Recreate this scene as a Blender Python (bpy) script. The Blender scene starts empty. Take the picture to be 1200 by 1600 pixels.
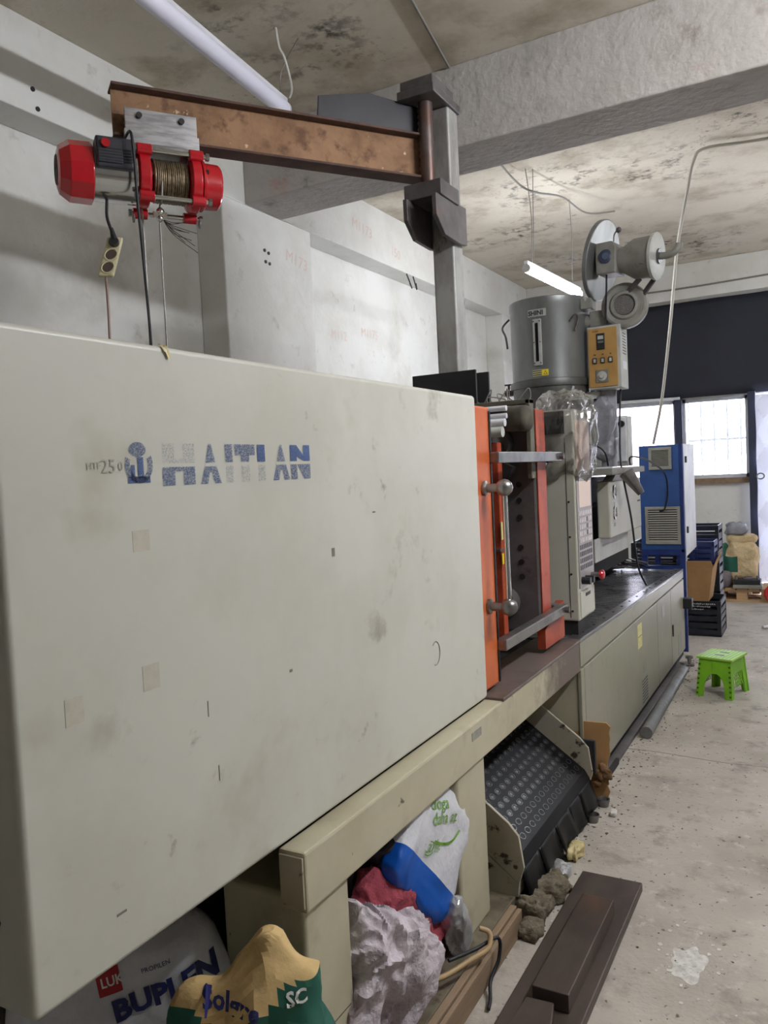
import bpy, bmesh, math, random
from mathutils import Vector, Matrix, noise
from mathutils.bvhtree import BVHTree

random.seed(7)
SC = bpy.context.scene
COL = SC.collection

# ------------------------------------------------------------------ camera
def cam_axes(yaw, pitch, roll):
    f = Vector((-math.sin(yaw)*math.cos(pitch), math.cos(yaw)*math.cos(pitch), math.sin(pitch)))
    r = Vector((math.cos(yaw), math.sin(yaw), 0))
    d = f.cross(r)
    c, s = math.cos(roll), math.sin(roll)
    return c*r + s*d, -s*r + c*d, f
cam_data = bpy.data.cameras.new('camera')
cam_data.sensor_fit = 'AUTO'
cam_data.sensor_width = 36.0
cam_data.lens = 1230/1600*36
cam_data.clip_start = 0.05
cam_data.clip_end = 200
cam = bpy.data.objects.new('camera', cam_data)
COL.objects.link(cam)
_r, _d, _f = cam_axes(math.radians(29.4), math.radians(-2.8), math.radians(2.8))
_m = Matrix((( _r.x, -_d.x, -_f.x, 0), (_r.y, -_d.y, -_f.y, 0), (_r.z, -_d.z, -_f.z, 1.5), (0, 0, 0, 1)))
cam.matrix_world = _m
SC.camera = cam

# ------------------------------------------------------------------ daylight and exposure
world = bpy.data.worlds.new('world')
SC.world = world
world.use_nodes = True
_bg = world.node_tree.nodes['Background']
_bg.inputs['Color'].default_value = (0.76, 0.83, 1.0, 1)
_bg.inputs['Strength'].default_value = 6.0
SC.view_settings.view_transform = 'Standard'
SC.view_settings.look = 'None'
SC.view_settings.gamma = 1.0
SC.view_settings.exposure = 1.68
SC.view_settings.use_curve_mapping = False
LAMP_STRENGTH = 92.0

# ------------------------------------------------------------------ helpers
def srgb(c):
    o = []
    for v in c:
        v = v/255.0
        o.append(v/12.92 if v <= 0.04045 else ((v+0.055)/1.055)**2.4)
    return (o[0], o[1], o[2], 1.0)

def mat(name, c, c2=None, s=6.0, lo=0.42, hi=0.62, rough=0.55, metal=0.0, spots=(), bump=None, stretch=(1, 1, 1),
        spec=0.5, emit=None, coat=0.0):
    m = bpy.data.materials.new(name)
    m.use_nodes = True
    nt = m.node_tree
    N = nt.nodes
    b = N['Principled BSDF']
    b.inputs['Roughness'].default_value = rough
    b.inputs['Metallic'].default_value = metal
    b.inputs['Specular IOR Level'].default_value = spec
    if coat: b.inputs['Coat Weight'].default_value = coat
    tc = N.new('ShaderNodeTexCoord')
    mp = N.new('ShaderNodeMapping')
    mp.inputs['Scale'].default_value = stretch
    nt.links.new(tc.outputs['Object'], mp.inputs['Vector'])
    def layer(prev, col, sc, l, h, msc=None, ml=0.5, mh=0.62, det=5.0):
        n = N.new('ShaderNodeTexNoise'); n.inputs['Scale'].default_value = sc; n.inputs['Detail'].default_value = det
        n.inputs['Roughness'].default_value = 0.62
        nt.links.new(mp.outputs['Vector'], n.inputs['Vector'])
        r = N.new('ShaderNodeMapRange'); r.inputs['From Min'].default_value = l; r.inputs['From Max'].default_value = h
        nt.links.new(n.outputs['Fac'], r.inputs['Value'])
        x = N.new('ShaderNodeMix'); x.data_type = 'RGBA'
        fac = r.outputs['Result']
        if msc:
            n2 = N.new('ShaderNodeTexNoise'); n2.inputs['Scale'].default_value = msc; n2.inputs['Detail'].default_value = 3
            nt.links.new(mp.outputs['Vector'], n2.inputs['Vector'])
            r2 = N.new('ShaderNodeMapRange'); r2.inputs['From Min'].default_value = ml; r2.inputs['From Max'].default_value = mh
            nt.links.new(n2.outputs['Fac'], r2.inputs['Value'])
            mu = N.new('ShaderNodeMath'); mu.operation = 'MULTIPLY'
            nt.links.new(fac, mu.inputs[0]); nt.links.new(r2.outputs['Result'], mu.inputs[1]); fac = mu.outputs[0]
        nt.links.new(fac, x.inputs[0])
        if isinstance(prev, tuple): x.inputs[6].default_value = prev
        else: nt.links.new(prev, x.inputs[6])
        x.inputs[7].default_value = srgb(col)
        return x.outputs[2]
    cur = srgb(c)
    if c2 is not None: cur = layer(cur, c2, s, lo, hi)
    for sp in spots: cur = layer(cur, *sp)
    if isinstance(cur, tuple): b.inputs['Base Color'].default_value = cur
    else: nt.links.new(cur, b.inputs['Base Color'])
    if bump:
        n = N.new('ShaderNodeTexNoise'); n.inputs['Scale'].default_value = bump[0]; n.inputs['Detail'].default_value = 6
        nt.links.new(mp.outputs['Vector'], n.inputs['Vector'])
        bp = N.new('ShaderNodeBump'); bp.inputs['Strength'].default_value = bump[1]
        bp.inputs['Distance'].default_value = bump[2] if len(bump) > 2 else 0.01
        nt.links.new(n.outputs['Fac'], bp.inputs['Height'])
        nt.links.new(bp.outputs['Normal'], b.inputs['Normal'])
    if emit:
        b.inputs['Emission Color'].default_value = srgb(emit[0])
        b.inputs['Emission Strength'].default_value = emit[1]
    return m

class MB:
    """collects shapes in world coordinates; build() links them as one mesh object"""
    def __init__(s): s.v = []; s.f = []
    def add(s, vs, fs):
        o = len(s.v)
        s.v += [Vector(v) for v in vs]
        s.f += [[i+o for i in f] for f in fs]
        return s
    def box(s, x0, x1, y0, y1, z0, z1, M=None):
        vs = [Vector((x, y, z)) for z in (z0, z1) for x, y in ((x0, y0), (x1, y0), (x1, y1), (x0, y1))]
        if M: vs = [M @ v for v in vs]
        return s.add(vs, [(0, 3, 2, 1), (4, 5, 6, 7), (0, 1, 5, 4), (1, 2, 6, 5), (2, 3, 7, 6), (3, 0, 4, 7)])
    def bar(s, a, b, w, h, up=(0, 0, 1)):
        a = Vector(a); b = Vector(b); d = (b-a).normalized(); sd = d.cross(Vector(up)).normalized(); u = sd.cross(d)
        vs = [p + sd*i*w/2 + u*j*h/2 for p in (a, b) for i, j in ((-1, -1), (1, -1), (1, 1), (-1, 1))]
        return s.add(vs, [(0, 1, 2, 3), (7, 6, 5, 4), (0, 4, 5, 1), (1, 5, 6, 2), (2, 6, 7, 3), (3, 7, 4, 0)])
    def prism(s, pts, vec):
        vec = Vector(vec); pts = [Vector(p) for p in pts]; n = len(pts)
        return s.add(pts + [p+vec for p in pts], [list(range(n)), list(range(2*n-1, n-1, -1))] +
                     [[i, i+n, (i+1) % n+n, (i+1) % n] for i in range(n)])
    def lathe(s, p, axis, prof, n=20, caps=True):
        p = Vector(p); a = Vector(axis).normalized()
        t = Vector((0, 0, 1)) if abs(a.z) < 0.9 else Vector((1, 0, 0))
        e = a.cross(t).normalized(); g = a.cross(e)
        vs = []; fs = []
        for (h, r) in prof:
            for k in range(n):
                w = 2*math.pi*k/n
                vs.append(p + a*h + e*r*math.cos(w) + g*r*math.sin(w))
        for i in range(len(prof)-1):
            for k in range(n):
                k2 = (k+1) % n
                fs.append((i*n+k, i*n+k2, (i+1)*n+k2, (i+1)*n+k))
        if caps:
            fs.append(list(range(n-1, -1, -1)))
            L = (len(prof)-1)*n
            fs.append(list(range(L, L+n)))
        return s.add(vs, fs)
    def cyl(s, a, b, r, r2=None, n=16):
        a = Vector(a); b = Vector(b)
        return s.lathe(a, b-a, [(0, r), ((b-a).length, r if r2 is None else r2)], n)
    def sph(s, c, r, n=14, sc=(1, 1, 1)):
        c = Vector(c); m = max(6, n//2)
        vs = []; fs = []
        for i in range(m+1):
            ph = math.pi*i/m
            for k in range(n):
                th = 2*math.pi*k/n
                vs.append(c + Vector((r*sc[0]*math.sin(ph)*math.cos(th), r*sc[1]*math.sin(ph)*math.sin(th), r*sc[2]*math.cos(ph))))
        for i in range(m):
            for k in range(n):
                fs.append((i*n+k, (i+1)*n+k, (i+1)*n+(k+1) % n, i*n+(k+1) % n))
        return s.add(vs, fs)
    def tube(s, path, r, n=7, closed=False):
        P = [Vector(p) for p in path]; m = len(P); vs = []; fs = []
        u = None
        for i in range(m):
            d = (P[min(i+1, m-1)] - P[max(i-1, 0)])
            if closed: d = P[(i+1) % m] - P[(i-1) % m]
            d.normalize()
            if u is None:
                t = Vector((0, 0, 1)) if abs(d.z) < 0.9 else Vector((1, 0, 0))
                u = d.cross(t).normalized()
            else:
                u = (u - d*u.dot(d)).normalized()
            g = d.cross(u)
            for k in range(n):
                w = 2*math.pi*k/n
                vs.append(P[i] + u*r*math.cos(w) + g*r*math.sin(w))
        rng = m if closed else m-1
        for i in range(rng):
            j = (i+1) % m
            for k in range(n):
                fs.append((i*n+k, i*n+(k+1) % n, j*n+(k+1) % n, j*n+k))
        if not closed:
            fs.append(list(range(n-1, -1, -1))); fs.append(list(range((m-1)*n, m*n)))
        return s.add(vs, fs)
    def grid(s, fn, nu, nv):
        vs = [fn(i/nu, j/nv) for j in range(nv+1) for i in range(nu+1)]
        fs = [(j*(nu+1)+i, j*(nu+1)+i+1, (j+1)*(nu+1)+i+1, (j+1)*(nu+1)+i) for j in range(nv) for i in range(nu)]
        return s.add(vs, fs)
    def bvh(s): return BVHTree.FromPolygons(s.v, s.f)
    def build(s, name, material, parent=None, bevel=0.0, seg=2, smooth=None, label=None, cat=None, group=None, kind=None,
              solid=0.0, recalc=True):
        if parent is not None:
            org = Vector(parent.get('_o', (0, 0, 0)))
        elif kind == 'structure':
            org = Vector((0, 0, 0))
        else:
            xs = [v.x for v in s.v]; ys = [v.y for v in s.v]; zs = [v.z for v in s.v]
            org = Vector(((min(xs)+max(xs))/2, (min(ys)+max(ys))/2, min(zs)))
        me = bpy.data.meshes.new(name)
        me.from_pydata([v-org for v in s.v], [], s.f)
        if recalc:
            bm = bmesh.new(); bm.from_mesh(me)
            bmesh.ops.recalc_face_normals(bm, faces=bm.faces)
            bm.to_mesh(me); bm.free()
        me.materials.append(material)
        o = bpy.data.objects.new(name, me)
        COL.objects.link(o)
        if parent is not None: o.parent = parent
        else: o.location = org
        o['_o'] = tuple(org)
        if bevel:
            b = o.modifiers.new('edge', 'BEVEL'); b.width = bevel; b.segments = seg; b.limit_method = 'ANGLE'; b.angle_limit = math.radians(40)
            b.harden_normals = smooth is not None
        if solid:
            q = o.modifiers.new('thickness', 'SOLIDIFY'); q.thickness = solid; q.offset = 0
        if smooth is not None:
            me.shade_smooth()
            me.set_sharp_from_angle(angle=math.radians(smooth))
        tag(o, label, cat, group, kind)
        return o

def tag(o, label=None, cat=None, group=None, kind=None):
    if label: o['label'] = label
    if cat: o['category'] = cat
    if group: o['group'] = group
    if kind: o['kind'] = kind
    return o

def thing(name, loc, label, cat, group=None, kind=None):
    o = bpy.data.objects.new(name, None)
    o.empty_display_size = 0.1
    COL.objects.link(o)
    o.location = loc
    o['_o'] = tuple(loc)
    return tag(o, label, cat, group, kind)

def pcopy(src, delta, parent=None, label=None):
    """a copy of a part (shares mesh), shifted by delta"""
    o = src.copy(); COL.objects.link(o)
    o.location = src.location + Vector(delta)
    if parent is not None: o.parent = parent
    if label: o['label'] = label
    return o

_tcache = {}
def text_geo(body, size, offset=0.0):
    c = bpy.data.curves.new('lettering', 'FONT')
    c.body = body; c.size = size; c.offset = offset; c.resolution_u = 2
    o = bpy.data.objects.new('lettering', c)
    COL.objects.link(o)
    dg = bpy.context.evaluated_depsgraph_get(); dg.update()
    me = bpy.data.meshes.new_from_object(o.evaluated_get(dg))
    bm = bmesh.new(); bm.from_mesh(me)
    bmesh.ops.triangulate(bm, faces=bm.faces)
    lim = size*0.16
    for _ in range(3):
        long = [e for e in bm.edges if e.calc_length() > lim]
        if not long: break
        bmesh.ops.subdivide_edges(bm, edges=long, cuts=1)
        bmesh.ops.triangulate(bm, faces=bm.faces)
    vs = [v.co.copy() for v in bm.verts]
    for i, v in enumerate(bm.verts): v.index = i
    fs = [[v.index for v in f.verts] for f in bm.faces]
    bm.free()
    bpy.data.objects.remove(o); bpy.data.curves.remove(c); bpy.data.meshes.remove(me)
    return vs, fs

def lettering(name, body, size, origin, xd, yd, material, parent, bvh=None, lift=0.0012, offset=0.0, reach=0.4, arc=None):
    """flat print; with a bvh it is laid onto that surface along the print's normal"""
    vs, fs = text_geo(body, size, offset)
    return decal(name, [(v.x, v.y) for v in vs], fs, origin, xd, yd, material, parent, bvh, lift, reach, arc)

def decal(name, uv, fs, origin, xd, yd, material, parent, bvh=None, lift=0.0012, reach=0.4, arc=None):
    O = Vector(origin); X = Vector(xd).normalized(); Y = Vector(yd); Y = (Y - X*Y.dot(X)).normalized(); Nn = X.cross(Y)
    mb = MB(); out = []
    for (u, w) in uv:
        if arc:
            a = u/arc; u2 = math.sin(a)*(arc+w); w2 = math.cos(a)*(arc+w) - arc
            u, w = u2, w2
        p = O + X*u + Y*w
        if bvh is not None:
            h = bvh.ray_cast(p + Nn*reach, -Nn)
            if h[0] is not None: p = h[0]
        out.append(p + Nn*lift)
    mb.add(out, fs)
    return mb.build(name, material, parent, recalc=False)

def rect_decal(name, w, h, origin, xd, yd, material, parent, bvh=None, nu=8, nv=8, lift=0.001):
    uv = [(w*i/nu, h*j/nv) for j in range(nv+1) for i in range(nu+1)]
    fs = [(j*(nu+1)+i, j*(nu+1)+i+1, (j+1)*(nu+1)+i+1, (j+1)*(nu+1)+i) for j in range(nv) for i in range(nu)]
    return decal(name, uv, fs, origin, xd, yd, material, parent, bvh, lift)

def spline(pts, n=8):
    """Catmull-Rom through points"""
    P = [Vector(p) for p in pts]; out = []
    for i in range(len(P)-1):
        a = P[max(i-1, 0)]; b = P[i]; c = P[i+1]; d = P[min(i+2, len(P)-1)]
        for k in range(n):
            t = k/n
            out.append(0.5*((2*b) + (c-a)*t + (2*a-5*b+4*c-d)*t*t + (3*b-a-3*c+d)*t**3))
    out.append(P[-1])
    return out

def ridge(p, f, seed):
    q = p*f + Vector((seed*7.3, seed*3.1, seed*1.7))
    return 1.0 - abs(noise.noise(q))*2.2

def sack_mb(c, r, seed=1, rot=0.0, tilt=(0, 0), amp=0.02, freq=6.0, e1=0.55, e2=0.6, n=44, m=30, top=None, flat=True):
    """a slumped, creased bag: superellipsoid of half sizes r with its base at c"""
    mb = MB(); c = Vector(c)
    def sp(w, e): return math.copysign(abs(w)**e, w)
    R = Matrix.Rotation(rot, 3, 'Z') @ Matrix.Rotation(tilt[0], 3, 'X') @ Matrix.Rotation(tilt[1], 3, 'Y')
    vs = []
    for i in range(m+1):
        ph = -math.pi/2 + math.pi*i/m
        for k in range(n):
            th = 2*math.pi*k/n
            x = sp(math.cos(ph), e1)*sp(math.cos(th), e2)
            y = sp(math.cos(ph), e1)*sp(math.sin(th), e2)
            z = sp(math.sin(ph), e1)
            p = Vector((x*r[0], y*r[1], z*r[2]))
            if top: p = top(p, x, y, z)
            d = Vector((x, y, z)).normalized()
            w = p + Vector((noise.noise(p*freq*0.8+Vector((seed, 1, 2))), noise.noise(p*freq*0.8+Vector((3, seed, 5))), noise.noise(p*freq*0.8+Vector((6, 7, seed)))))*(0.45/freq)
            w = Vector((w.x, w.y, w.z*0.7))
            a = ridge(w, freq, seed)*0.9 + ridge(w, freq*2.1, seed+3)*0.42 + ridge(w, freq*4.3, seed+8)*0.2 - 0.5 + noise.noise(p*freq*0.5+Vector((seed, 0, 0)))*0.6
            p = p + d*amp*a
            q = R @ p + Vector((0, 0, r[2]))
            if flat and q.z < 0.004: q.z = 0.004
            vs.append(q + c)
    fs = []
    for i in range(m):
        for k in range(n):
            fs.append((i*n+k, i*n+(k+1) % n, (i+1)*n+(k+1) % n, (i+1)*n+k))
    fs.append(list(range(n-1, -1, -1))); fs.append(list(range(m*n, m*n+n)))
    return mb.add(vs, fs)

# ------------------------------------------------------------------ materials
M = {}
M['plaster'] = mat('plaster', (226, 225, 220), (216, 214, 207), s=2.2, rough=0.9, bump=(25, 0.25, 0.01),
                   spots=[((190, 186, 174), 1.1, 0.58, 0.80), ((196, 192, 182), 9.0, 0.62, 0.76)])
M['ceiling'] = mat('ceiling_plaster', (212, 204, 189), (192, 182, 165), s=1.3, lo=0.38, hi=0.66, rough=0.95, bump=(30, 0.3, 0.01),
                   spots=[((164, 152, 132), 2.6, 0.50, 0.74), ((88, 80, 72), 11.0, 0.52, 0.66, 0.9, 0.52, 0.64), ((150, 138, 120), 26.0, 0.58, 0.70, 1.7, 0.50, 0.64)])
M['beam_plaster'] = mat('beam_plaster', (180, 174, 169), (166, 160, 154), s=2.6, lo=0.4, hi=0.7, rough=0.92, bump=(22, 0.5, 0.02),
                        spots=[((142, 133, 124), 7.0, 0.56, 0.72, 1.5, 0.48, 0.6), ((186, 150, 140), 5.0, 0.56, 0.70, 1.9, 0.56, 0.64)])
M['concrete'] = mat('concrete_floor', (182, 174, 163), (162, 154, 143), s=2.2, lo=0.38, hi=0.66, rough=0.78, bump=(60, 0.4, 0.01),
                    spots=[((140, 131, 121), 6.0, 0.54, 0.72), ((190, 184, 176), 14.0, 0.58, 0.70), ((92, 84, 76), 38.0, 0.62, 0.69), ((216, 212, 206), 45.0, 0.70, 0.74), ((150, 112, 88), 5.0, 0.68, 0.74)])
M['cream'] = mat('cream_enamel', (198, 197, 187), (191, 189, 178), s=3.0, rough=0.38, spec=0.45, bump=(140, 0.03, 0.002),
                 spots=[((172, 166, 146), 2.4, 0.60, 0.78), ((128, 122, 110), 12.0, 0.62, 0.74, 2.2, 0.52, 0.62), ((150, 145, 132), 5.0, 0.60, 0.72, 1.6, 0.50, 0.6)])
M['cream_old'] = mat('cream_enamel_worn', (188, 181, 156), (178, 170, 144), s=3.5, rough=0.48,
                     spots=[((150, 141, 118), 4.0, 0.56, 0.76), ((84, 72, 58), 18.0, 0.69, 0.75)])
M['cream_door'] = mat('cream_enamel_door', (184, 182, 168), (174, 172, 158), s=2.0, rough=0.42,
                      spots=[((152, 148, 134), 6.0, 0.60, 0.80)])
M['cream_chipped'] = mat('cream_enamel_chipped', (180, 174, 156), (164, 156, 136), s=4.0, rough=0.5,
                         spots=[((60, 52, 44), 16.0, 0.58, 0.63), ((36, 32, 30), 9.0, 0.66, 0.70)])
M['cream_shaded'] = mat('cream_enamel_shaded', (150, 147, 130), (140, 137, 120), s=2.0, rough=0.36,
                      spots=[((122, 118, 104), 6.0, 0.60, 0.80)])  # cream door paint darkened, shade below the deck put into the colour
M['orange'] = mat('orange_paint', (202, 104, 54), (186, 90, 46), s=5.0, rough=0.4, spots=[((120, 60, 40), 16.0, 0.68, 0.78)])
M['orange_dark'] = mat('orange_paint_greasy', (178, 76, 46), (150, 60, 38), s=6.0, rough=0.42, spots=[((70, 40, 34), 8.0, 0.58, 0.74)])
M['steel'] = mat('bare_steel', (150, 148, 146), (120, 118, 118), s=9.0, rough=0.34, metal=0.85)
M['chrome'] = mat('chromed_steel', (205, 205, 205), rough=0.14, metal=1.0)
M['dark_steel'] = mat('dark_mill_steel', (108, 103, 103), (88, 83, 83), s=7.0, rough=0.42, metal=0.4, spots=[((118, 92, 78), 4.0, 0.60, 0.78)])
M['black_plate'] = mat('hot_rolled_plate', (50, 49, 52), (41, 40, 43), s=5.0, rough=0.45, metal=0.4)
M['tube_steel'] = mat('scaled_steel_tube', (172, 172, 168), (124, 120, 116), s=7.0, lo=0.36, hi=0.66, rough=0.5, metal=0.25,
                      spots=[((140, 108, 84), 4.5, 0.58, 0.76), ((74, 70, 68), 16.0, 0.60, 0.70)], stretch=(1, 1, 0.4))
M['rust'] = mat('rusted_beam', (156, 120, 90), (126, 94, 68), s=6.0, lo=0.36, hi=0.64, rough=0.85, bump=(60, 0.3, 0.004),
                spots=[((104, 74, 56), 15.0, 0.52, 0.68), ((206, 180, 148), 21.0, 0.66, 0.72)])
M['rust_dark'] = mat('rusted_flange', (92, 66, 56), (70, 50, 46), s=8.0, rough=0.8)
M['weld'] = mat('weld_bead', (190, 188, 186), (140, 136, 132), s=60, rough=0.3, metal=0.9, bump=(120, 0.6, 0.004))
M['platen'] = mat('platen_steel', (112, 108, 108), (90, 86, 86), s=5.0, rough=0.5, metal=0.35, spots=[((48, 40, 38), 9.0, 0.6, 0.75)])
M['black'] = mat('black_plastic', (30, 30, 34), (40, 40, 44), s=12, rough=0.45)
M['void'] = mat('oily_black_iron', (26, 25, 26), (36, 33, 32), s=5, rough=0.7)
M['rubber'] = mat('black_rubber', (13, 13, 15), (18, 18, 21), s=20, rough=0.36, spec=0.14)
M['stud'] = mat('dusty_rubber_stud', (52, 52, 58), (40, 40, 46), s=30, rough=0.26, spec=0.6)
M['cream_dirty'] = mat('dirty_sill', (118, 109, 90), (96, 86, 70), s=9, rough=0.7, spots=[((60, 52, 42), 16, 0.58, 0.70)])
M['red'] = mat('red_enamel', (186, 20, 34), (170, 14, 28), s=4, rough=0.26, coat=0.4)
M['box_grey'] = mat('charcoal_plastic', (54, 54, 62), rough=0.4)
M['alu'] = mat('brushed_aluminium', (196, 196, 200), (160, 160, 166), s=10, rough=0.34, metal=0.9, stretch=(1, 1, 6))
M['rope'] = mat('greased_wire_rope', (128, 112, 88), (90, 78, 60), s=50, rough=0.42, metal=0.6)
M['wire'] = mat('steel_cable', (142, 138, 134), rough=0.45, metal=0.6)
M['cord_black'] = mat('black_cord', (28, 28, 34), rough=0.5)
M['cord_white'] = mat('pale_cable', (196, 192, 182), rough=0.6)
M['cord_pink'] = mat('pinkish_cord', (166, 140, 130), rough=0.6)
M['cord_grey'] = mat('grey_cable', (134, 130, 124), rough=0.6)
M['cord_red'] = mat('red_cable', (170, 40, 44), rough=0.5)
M['socket'] = mat('yellowed_plastic', (206, 198, 162), (188, 178, 140), s=14, rough=0.5, spots=[((120, 108, 84), 20, 0.62, 0.74)])
M['socket_dark'] = mat('socket_hollow', (74, 62, 52), rough=0.6)
M['hopper'] = mat('brushed_hopper_steel', (136, 137, 136), (118, 119, 118), s=5, rough=0.40, metal=0.55, stretch=(1, 1, 0.3),
                  spots=[((120, 116, 108), 3.0, 0.60, 0.80)])
M['hopper_dark'] = mat('hopper_band_steel', (108, 108, 106), (92, 92, 88), s=8, rough=0.45, metal=0.6)
M['cast_grey'] = mat('grey_cast_paint', (140, 138, 130), (124, 122, 114), s=8, rough=0.55, spots=[((96, 92, 84), 9.0, 0.62, 0.76)])
M['panel_yellow'] = mat('ochre_panel', (180, 140, 80), (168, 130, 72), s=6, rough=0.5)
M['lightgrey'] = mat('light_grey_paint', (184, 184, 178), (168, 168, 162), s=7, rough=0.5)
M['white_paint'] = mat('white_paint', (222, 222, 226), (206, 206, 212), s=5, rough=0.45)
M['blue'] = mat('blue_paint', (52, 88, 150), (46, 78, 136), s=4, rough=0.5)
M['blue_dark'] = mat('blue_paint_frame', (34, 56, 122), (28, 46, 104), s=6, rough=0.5)
M['grille'] = mat('grey_grille_plastic', (160, 158, 148), (146, 144, 134), s=9, rough=0.55)
M['glass_dark'] = mat('dark_glass', (9, 9, 11), rough=0.2, spec=0.3)
M['key'] = mat('keypad_print', (214, 204, 204), (196, 186, 186), s=40, rough=0.45)
M['key_dark'] = mat('keypad_dark', (108, 104, 108), rough=0.5)
M['key_panel'] = mat('keypad_panel', (150, 142, 142), rough=0.4)
M['screen_pink'] = mat('faded_overlay', (218, 194, 176), rough=0.4)
M['yellow'] = mat('yellow_sticker', (232, 206, 40), rough=0.5)
M['yellow_pale'] = mat('faded_yellow_label', (206, 198, 128), (220, 214, 160), s=30, rough=0.55)
M['ink'] = mat('dark_print', (50, 48, 50), rough=0.6)
M['ink_grey'] = mat('grey_print', (120, 116, 108), rough=0.6)
M['label_grey'] = mat('grey_label', (150, 148, 138), (138, 136, 128), s=40, rough=0.5)
M['green'] = mat('lime_plastic', (124, 186, 36), (112, 172, 30), s=6, rough=0.42)
M['green_top'] = mat('lime_plastic_top', (160, 206, 84), (146, 196, 66), s=7, rough=0.5, spots=[((110, 130, 70), 16, 0.64, 0.76)])
M['green_dark'] = mat('lime_plastic_groove', (66, 104, 22), rough=0.6)
M['cardboard'] = mat('cardboard', (178, 138, 92), (166, 126, 82), s=4, rough=0.85)
M['cardboard_torn'] = mat('cardboard_torn', (132, 98, 66), (110, 80, 54), s=14, rough=0.9)
M['crate_black'] = mat('black_crate_plastic', (30, 32, 42), (38, 40, 50), s=9, rough=0.42)
M['crate_blue'] = mat('navy_crate_plastic', (32, 44, 92), (40, 52, 104), s=9, rough=0.42)
M['pallet'] = mat('pallet_wood', (190, 156, 116), (166, 132, 94), s=9, rough=0.8, stretch=(0.4, 3, 3))
M['plywood'] = mat('plywood_board', (144, 122, 98), (124, 103, 80), s=6, rough=0.75, stretch=(3, 0.4, 3),
                   spots=[((120, 96, 74), 7, 0.6, 0.75)])
M['sack_kraft'] = mat('kraft_paper', (206, 176, 122), (192, 160, 106), s=7, rough=0.8, bump=(12, 0.5, 0.02))
M['sack_green'] = mat('green_print', (28, 92, 76), (24, 82, 68), s=10, rough=0.7)
M['sack_white'] = mat('white_woven', (206, 196, 202), (186, 174, 182), s=9, rough=0.7, bump=(16, 0.9, 0.03), spots=[((156, 140, 150), 5, 0.58, 0.74)])
M['bag_white'] = mat('white_film', (216, 216, 222), (198, 198, 206), s=8, rough=0.4, bump=(12, 0.6, 0.02))
M['sack_red'] = mat('rose_cloth', (164, 70, 82), (140, 52, 66), s=8, rough=0.85, bump=(18, 0.9, 0.03))
M['cloth_dark'] = mat('dark_cloth', (44, 42, 48), (58, 54, 60), s=8, rough=0.9)
M['navy_print'] = mat('navy_print', (34, 38, 96), rough=0.6)
M['maroon_print'] = mat('red_print', (172, 30, 44), rough=0.6)
M['white_print'] = mat('white_print', (226, 224, 220), rough=0.6)
M['green_print'] = mat('leaf_green_print', (112, 166, 52), rough=0.6)
M['blue_film'] = mat('blue_film', (14, 92, 190), (10, 80, 172), s=6, rough=0.35)
M['rag'] = mat('grey_rag', (122, 112, 94), (96, 86, 70), s=12, rough=0.95, bump=(40, 0.9, 0.02))
M['paper'] = mat('yellowed_paper', (206, 190, 142), (188, 170, 120), s=16, rough=0.8)
M['plate_floor'] = mat('oily_plate', (88, 77, 70), (68, 59, 54), s=5, rough=0.45, metal=0.3, spots=[((108, 76, 54), 4, 0.58, 0.74), ((150, 146, 140), 18, 0.70, 0.76)],
                       stretch=(1, 0.4, 1))
M['tread'] = mat('deck_tread', (132, 132, 134), (100, 99, 100), s=7, rough=0.24, metal=0.5, spots=[((74, 70, 68), 14, 0.60, 0.72)])
M['deck_flap'] = mat('brown_steel_flap', (128, 115, 109), (106, 92, 86), s=5, rough=0.38, metal=0.3, spots=[((170, 158, 142), 16, 0.68, 0.76)])
M['dark_sheet'] = mat('navy_sheet', (36, 38, 48), (42, 44, 56), s=1.5, rough=0.75)
M['post_dark'] = mat('dark_post', (44, 50, 72), rough=0.6)
M['debris'] = mat('debris', (120, 110, 98), (70, 62, 54), s=30, rough=0.9)
M['debris_light'] = mat('light_debris', (214, 212, 206), (180, 176, 168), s=30, rough=0.9)
M['lamp_body'] = mat('lamp_diffuser_off', (226, 224, 238), rough=0.35)
M['lamp_on'] = mat('lamp_diffuser_lit', (255, 255, 255), emit=((243, 247, 253), LAMP_STRENGTH))
M['lamp_on_dim'] = mat('lamp_diffuser_lit_soft', (255, 255, 255), emit=((243, 247, 253), LAMP_STRENGTH*0.22))
M['lamp_on_mid'] = mat('lamp_diffuser_lit_mid', (255, 255, 255), emit=((243, 247, 253), LAMP_STRENGTH*0.5))
M['htf_ink'] = mat('faint_outline_print', (166, 162, 152), rough=0.6)
M['facade'] = mat('pink_facade', (214, 190, 186), (200, 176, 172), s=2, rough=0.9)
M['wall_mark'] = mat('red_pencil', (222, 202, 192), rough=0.9)
M['pvc'] = mat('grey_plastic_pipe', (106, 106, 104), (88, 86, 84), s=9, rough=0.5, spots=[((140, 134, 124), 16, 0.62, 0.72)])
M['sack_tan'] = mat('tan_sack', (206, 184, 146), (188, 164, 124), s=7, rough=0.85, bump=(14, 0.9, 0.04))
M['foil_grey'] = mat('grey_film', (150, 150, 158), (124, 124, 132), s=10, rough=0.35)

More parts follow.
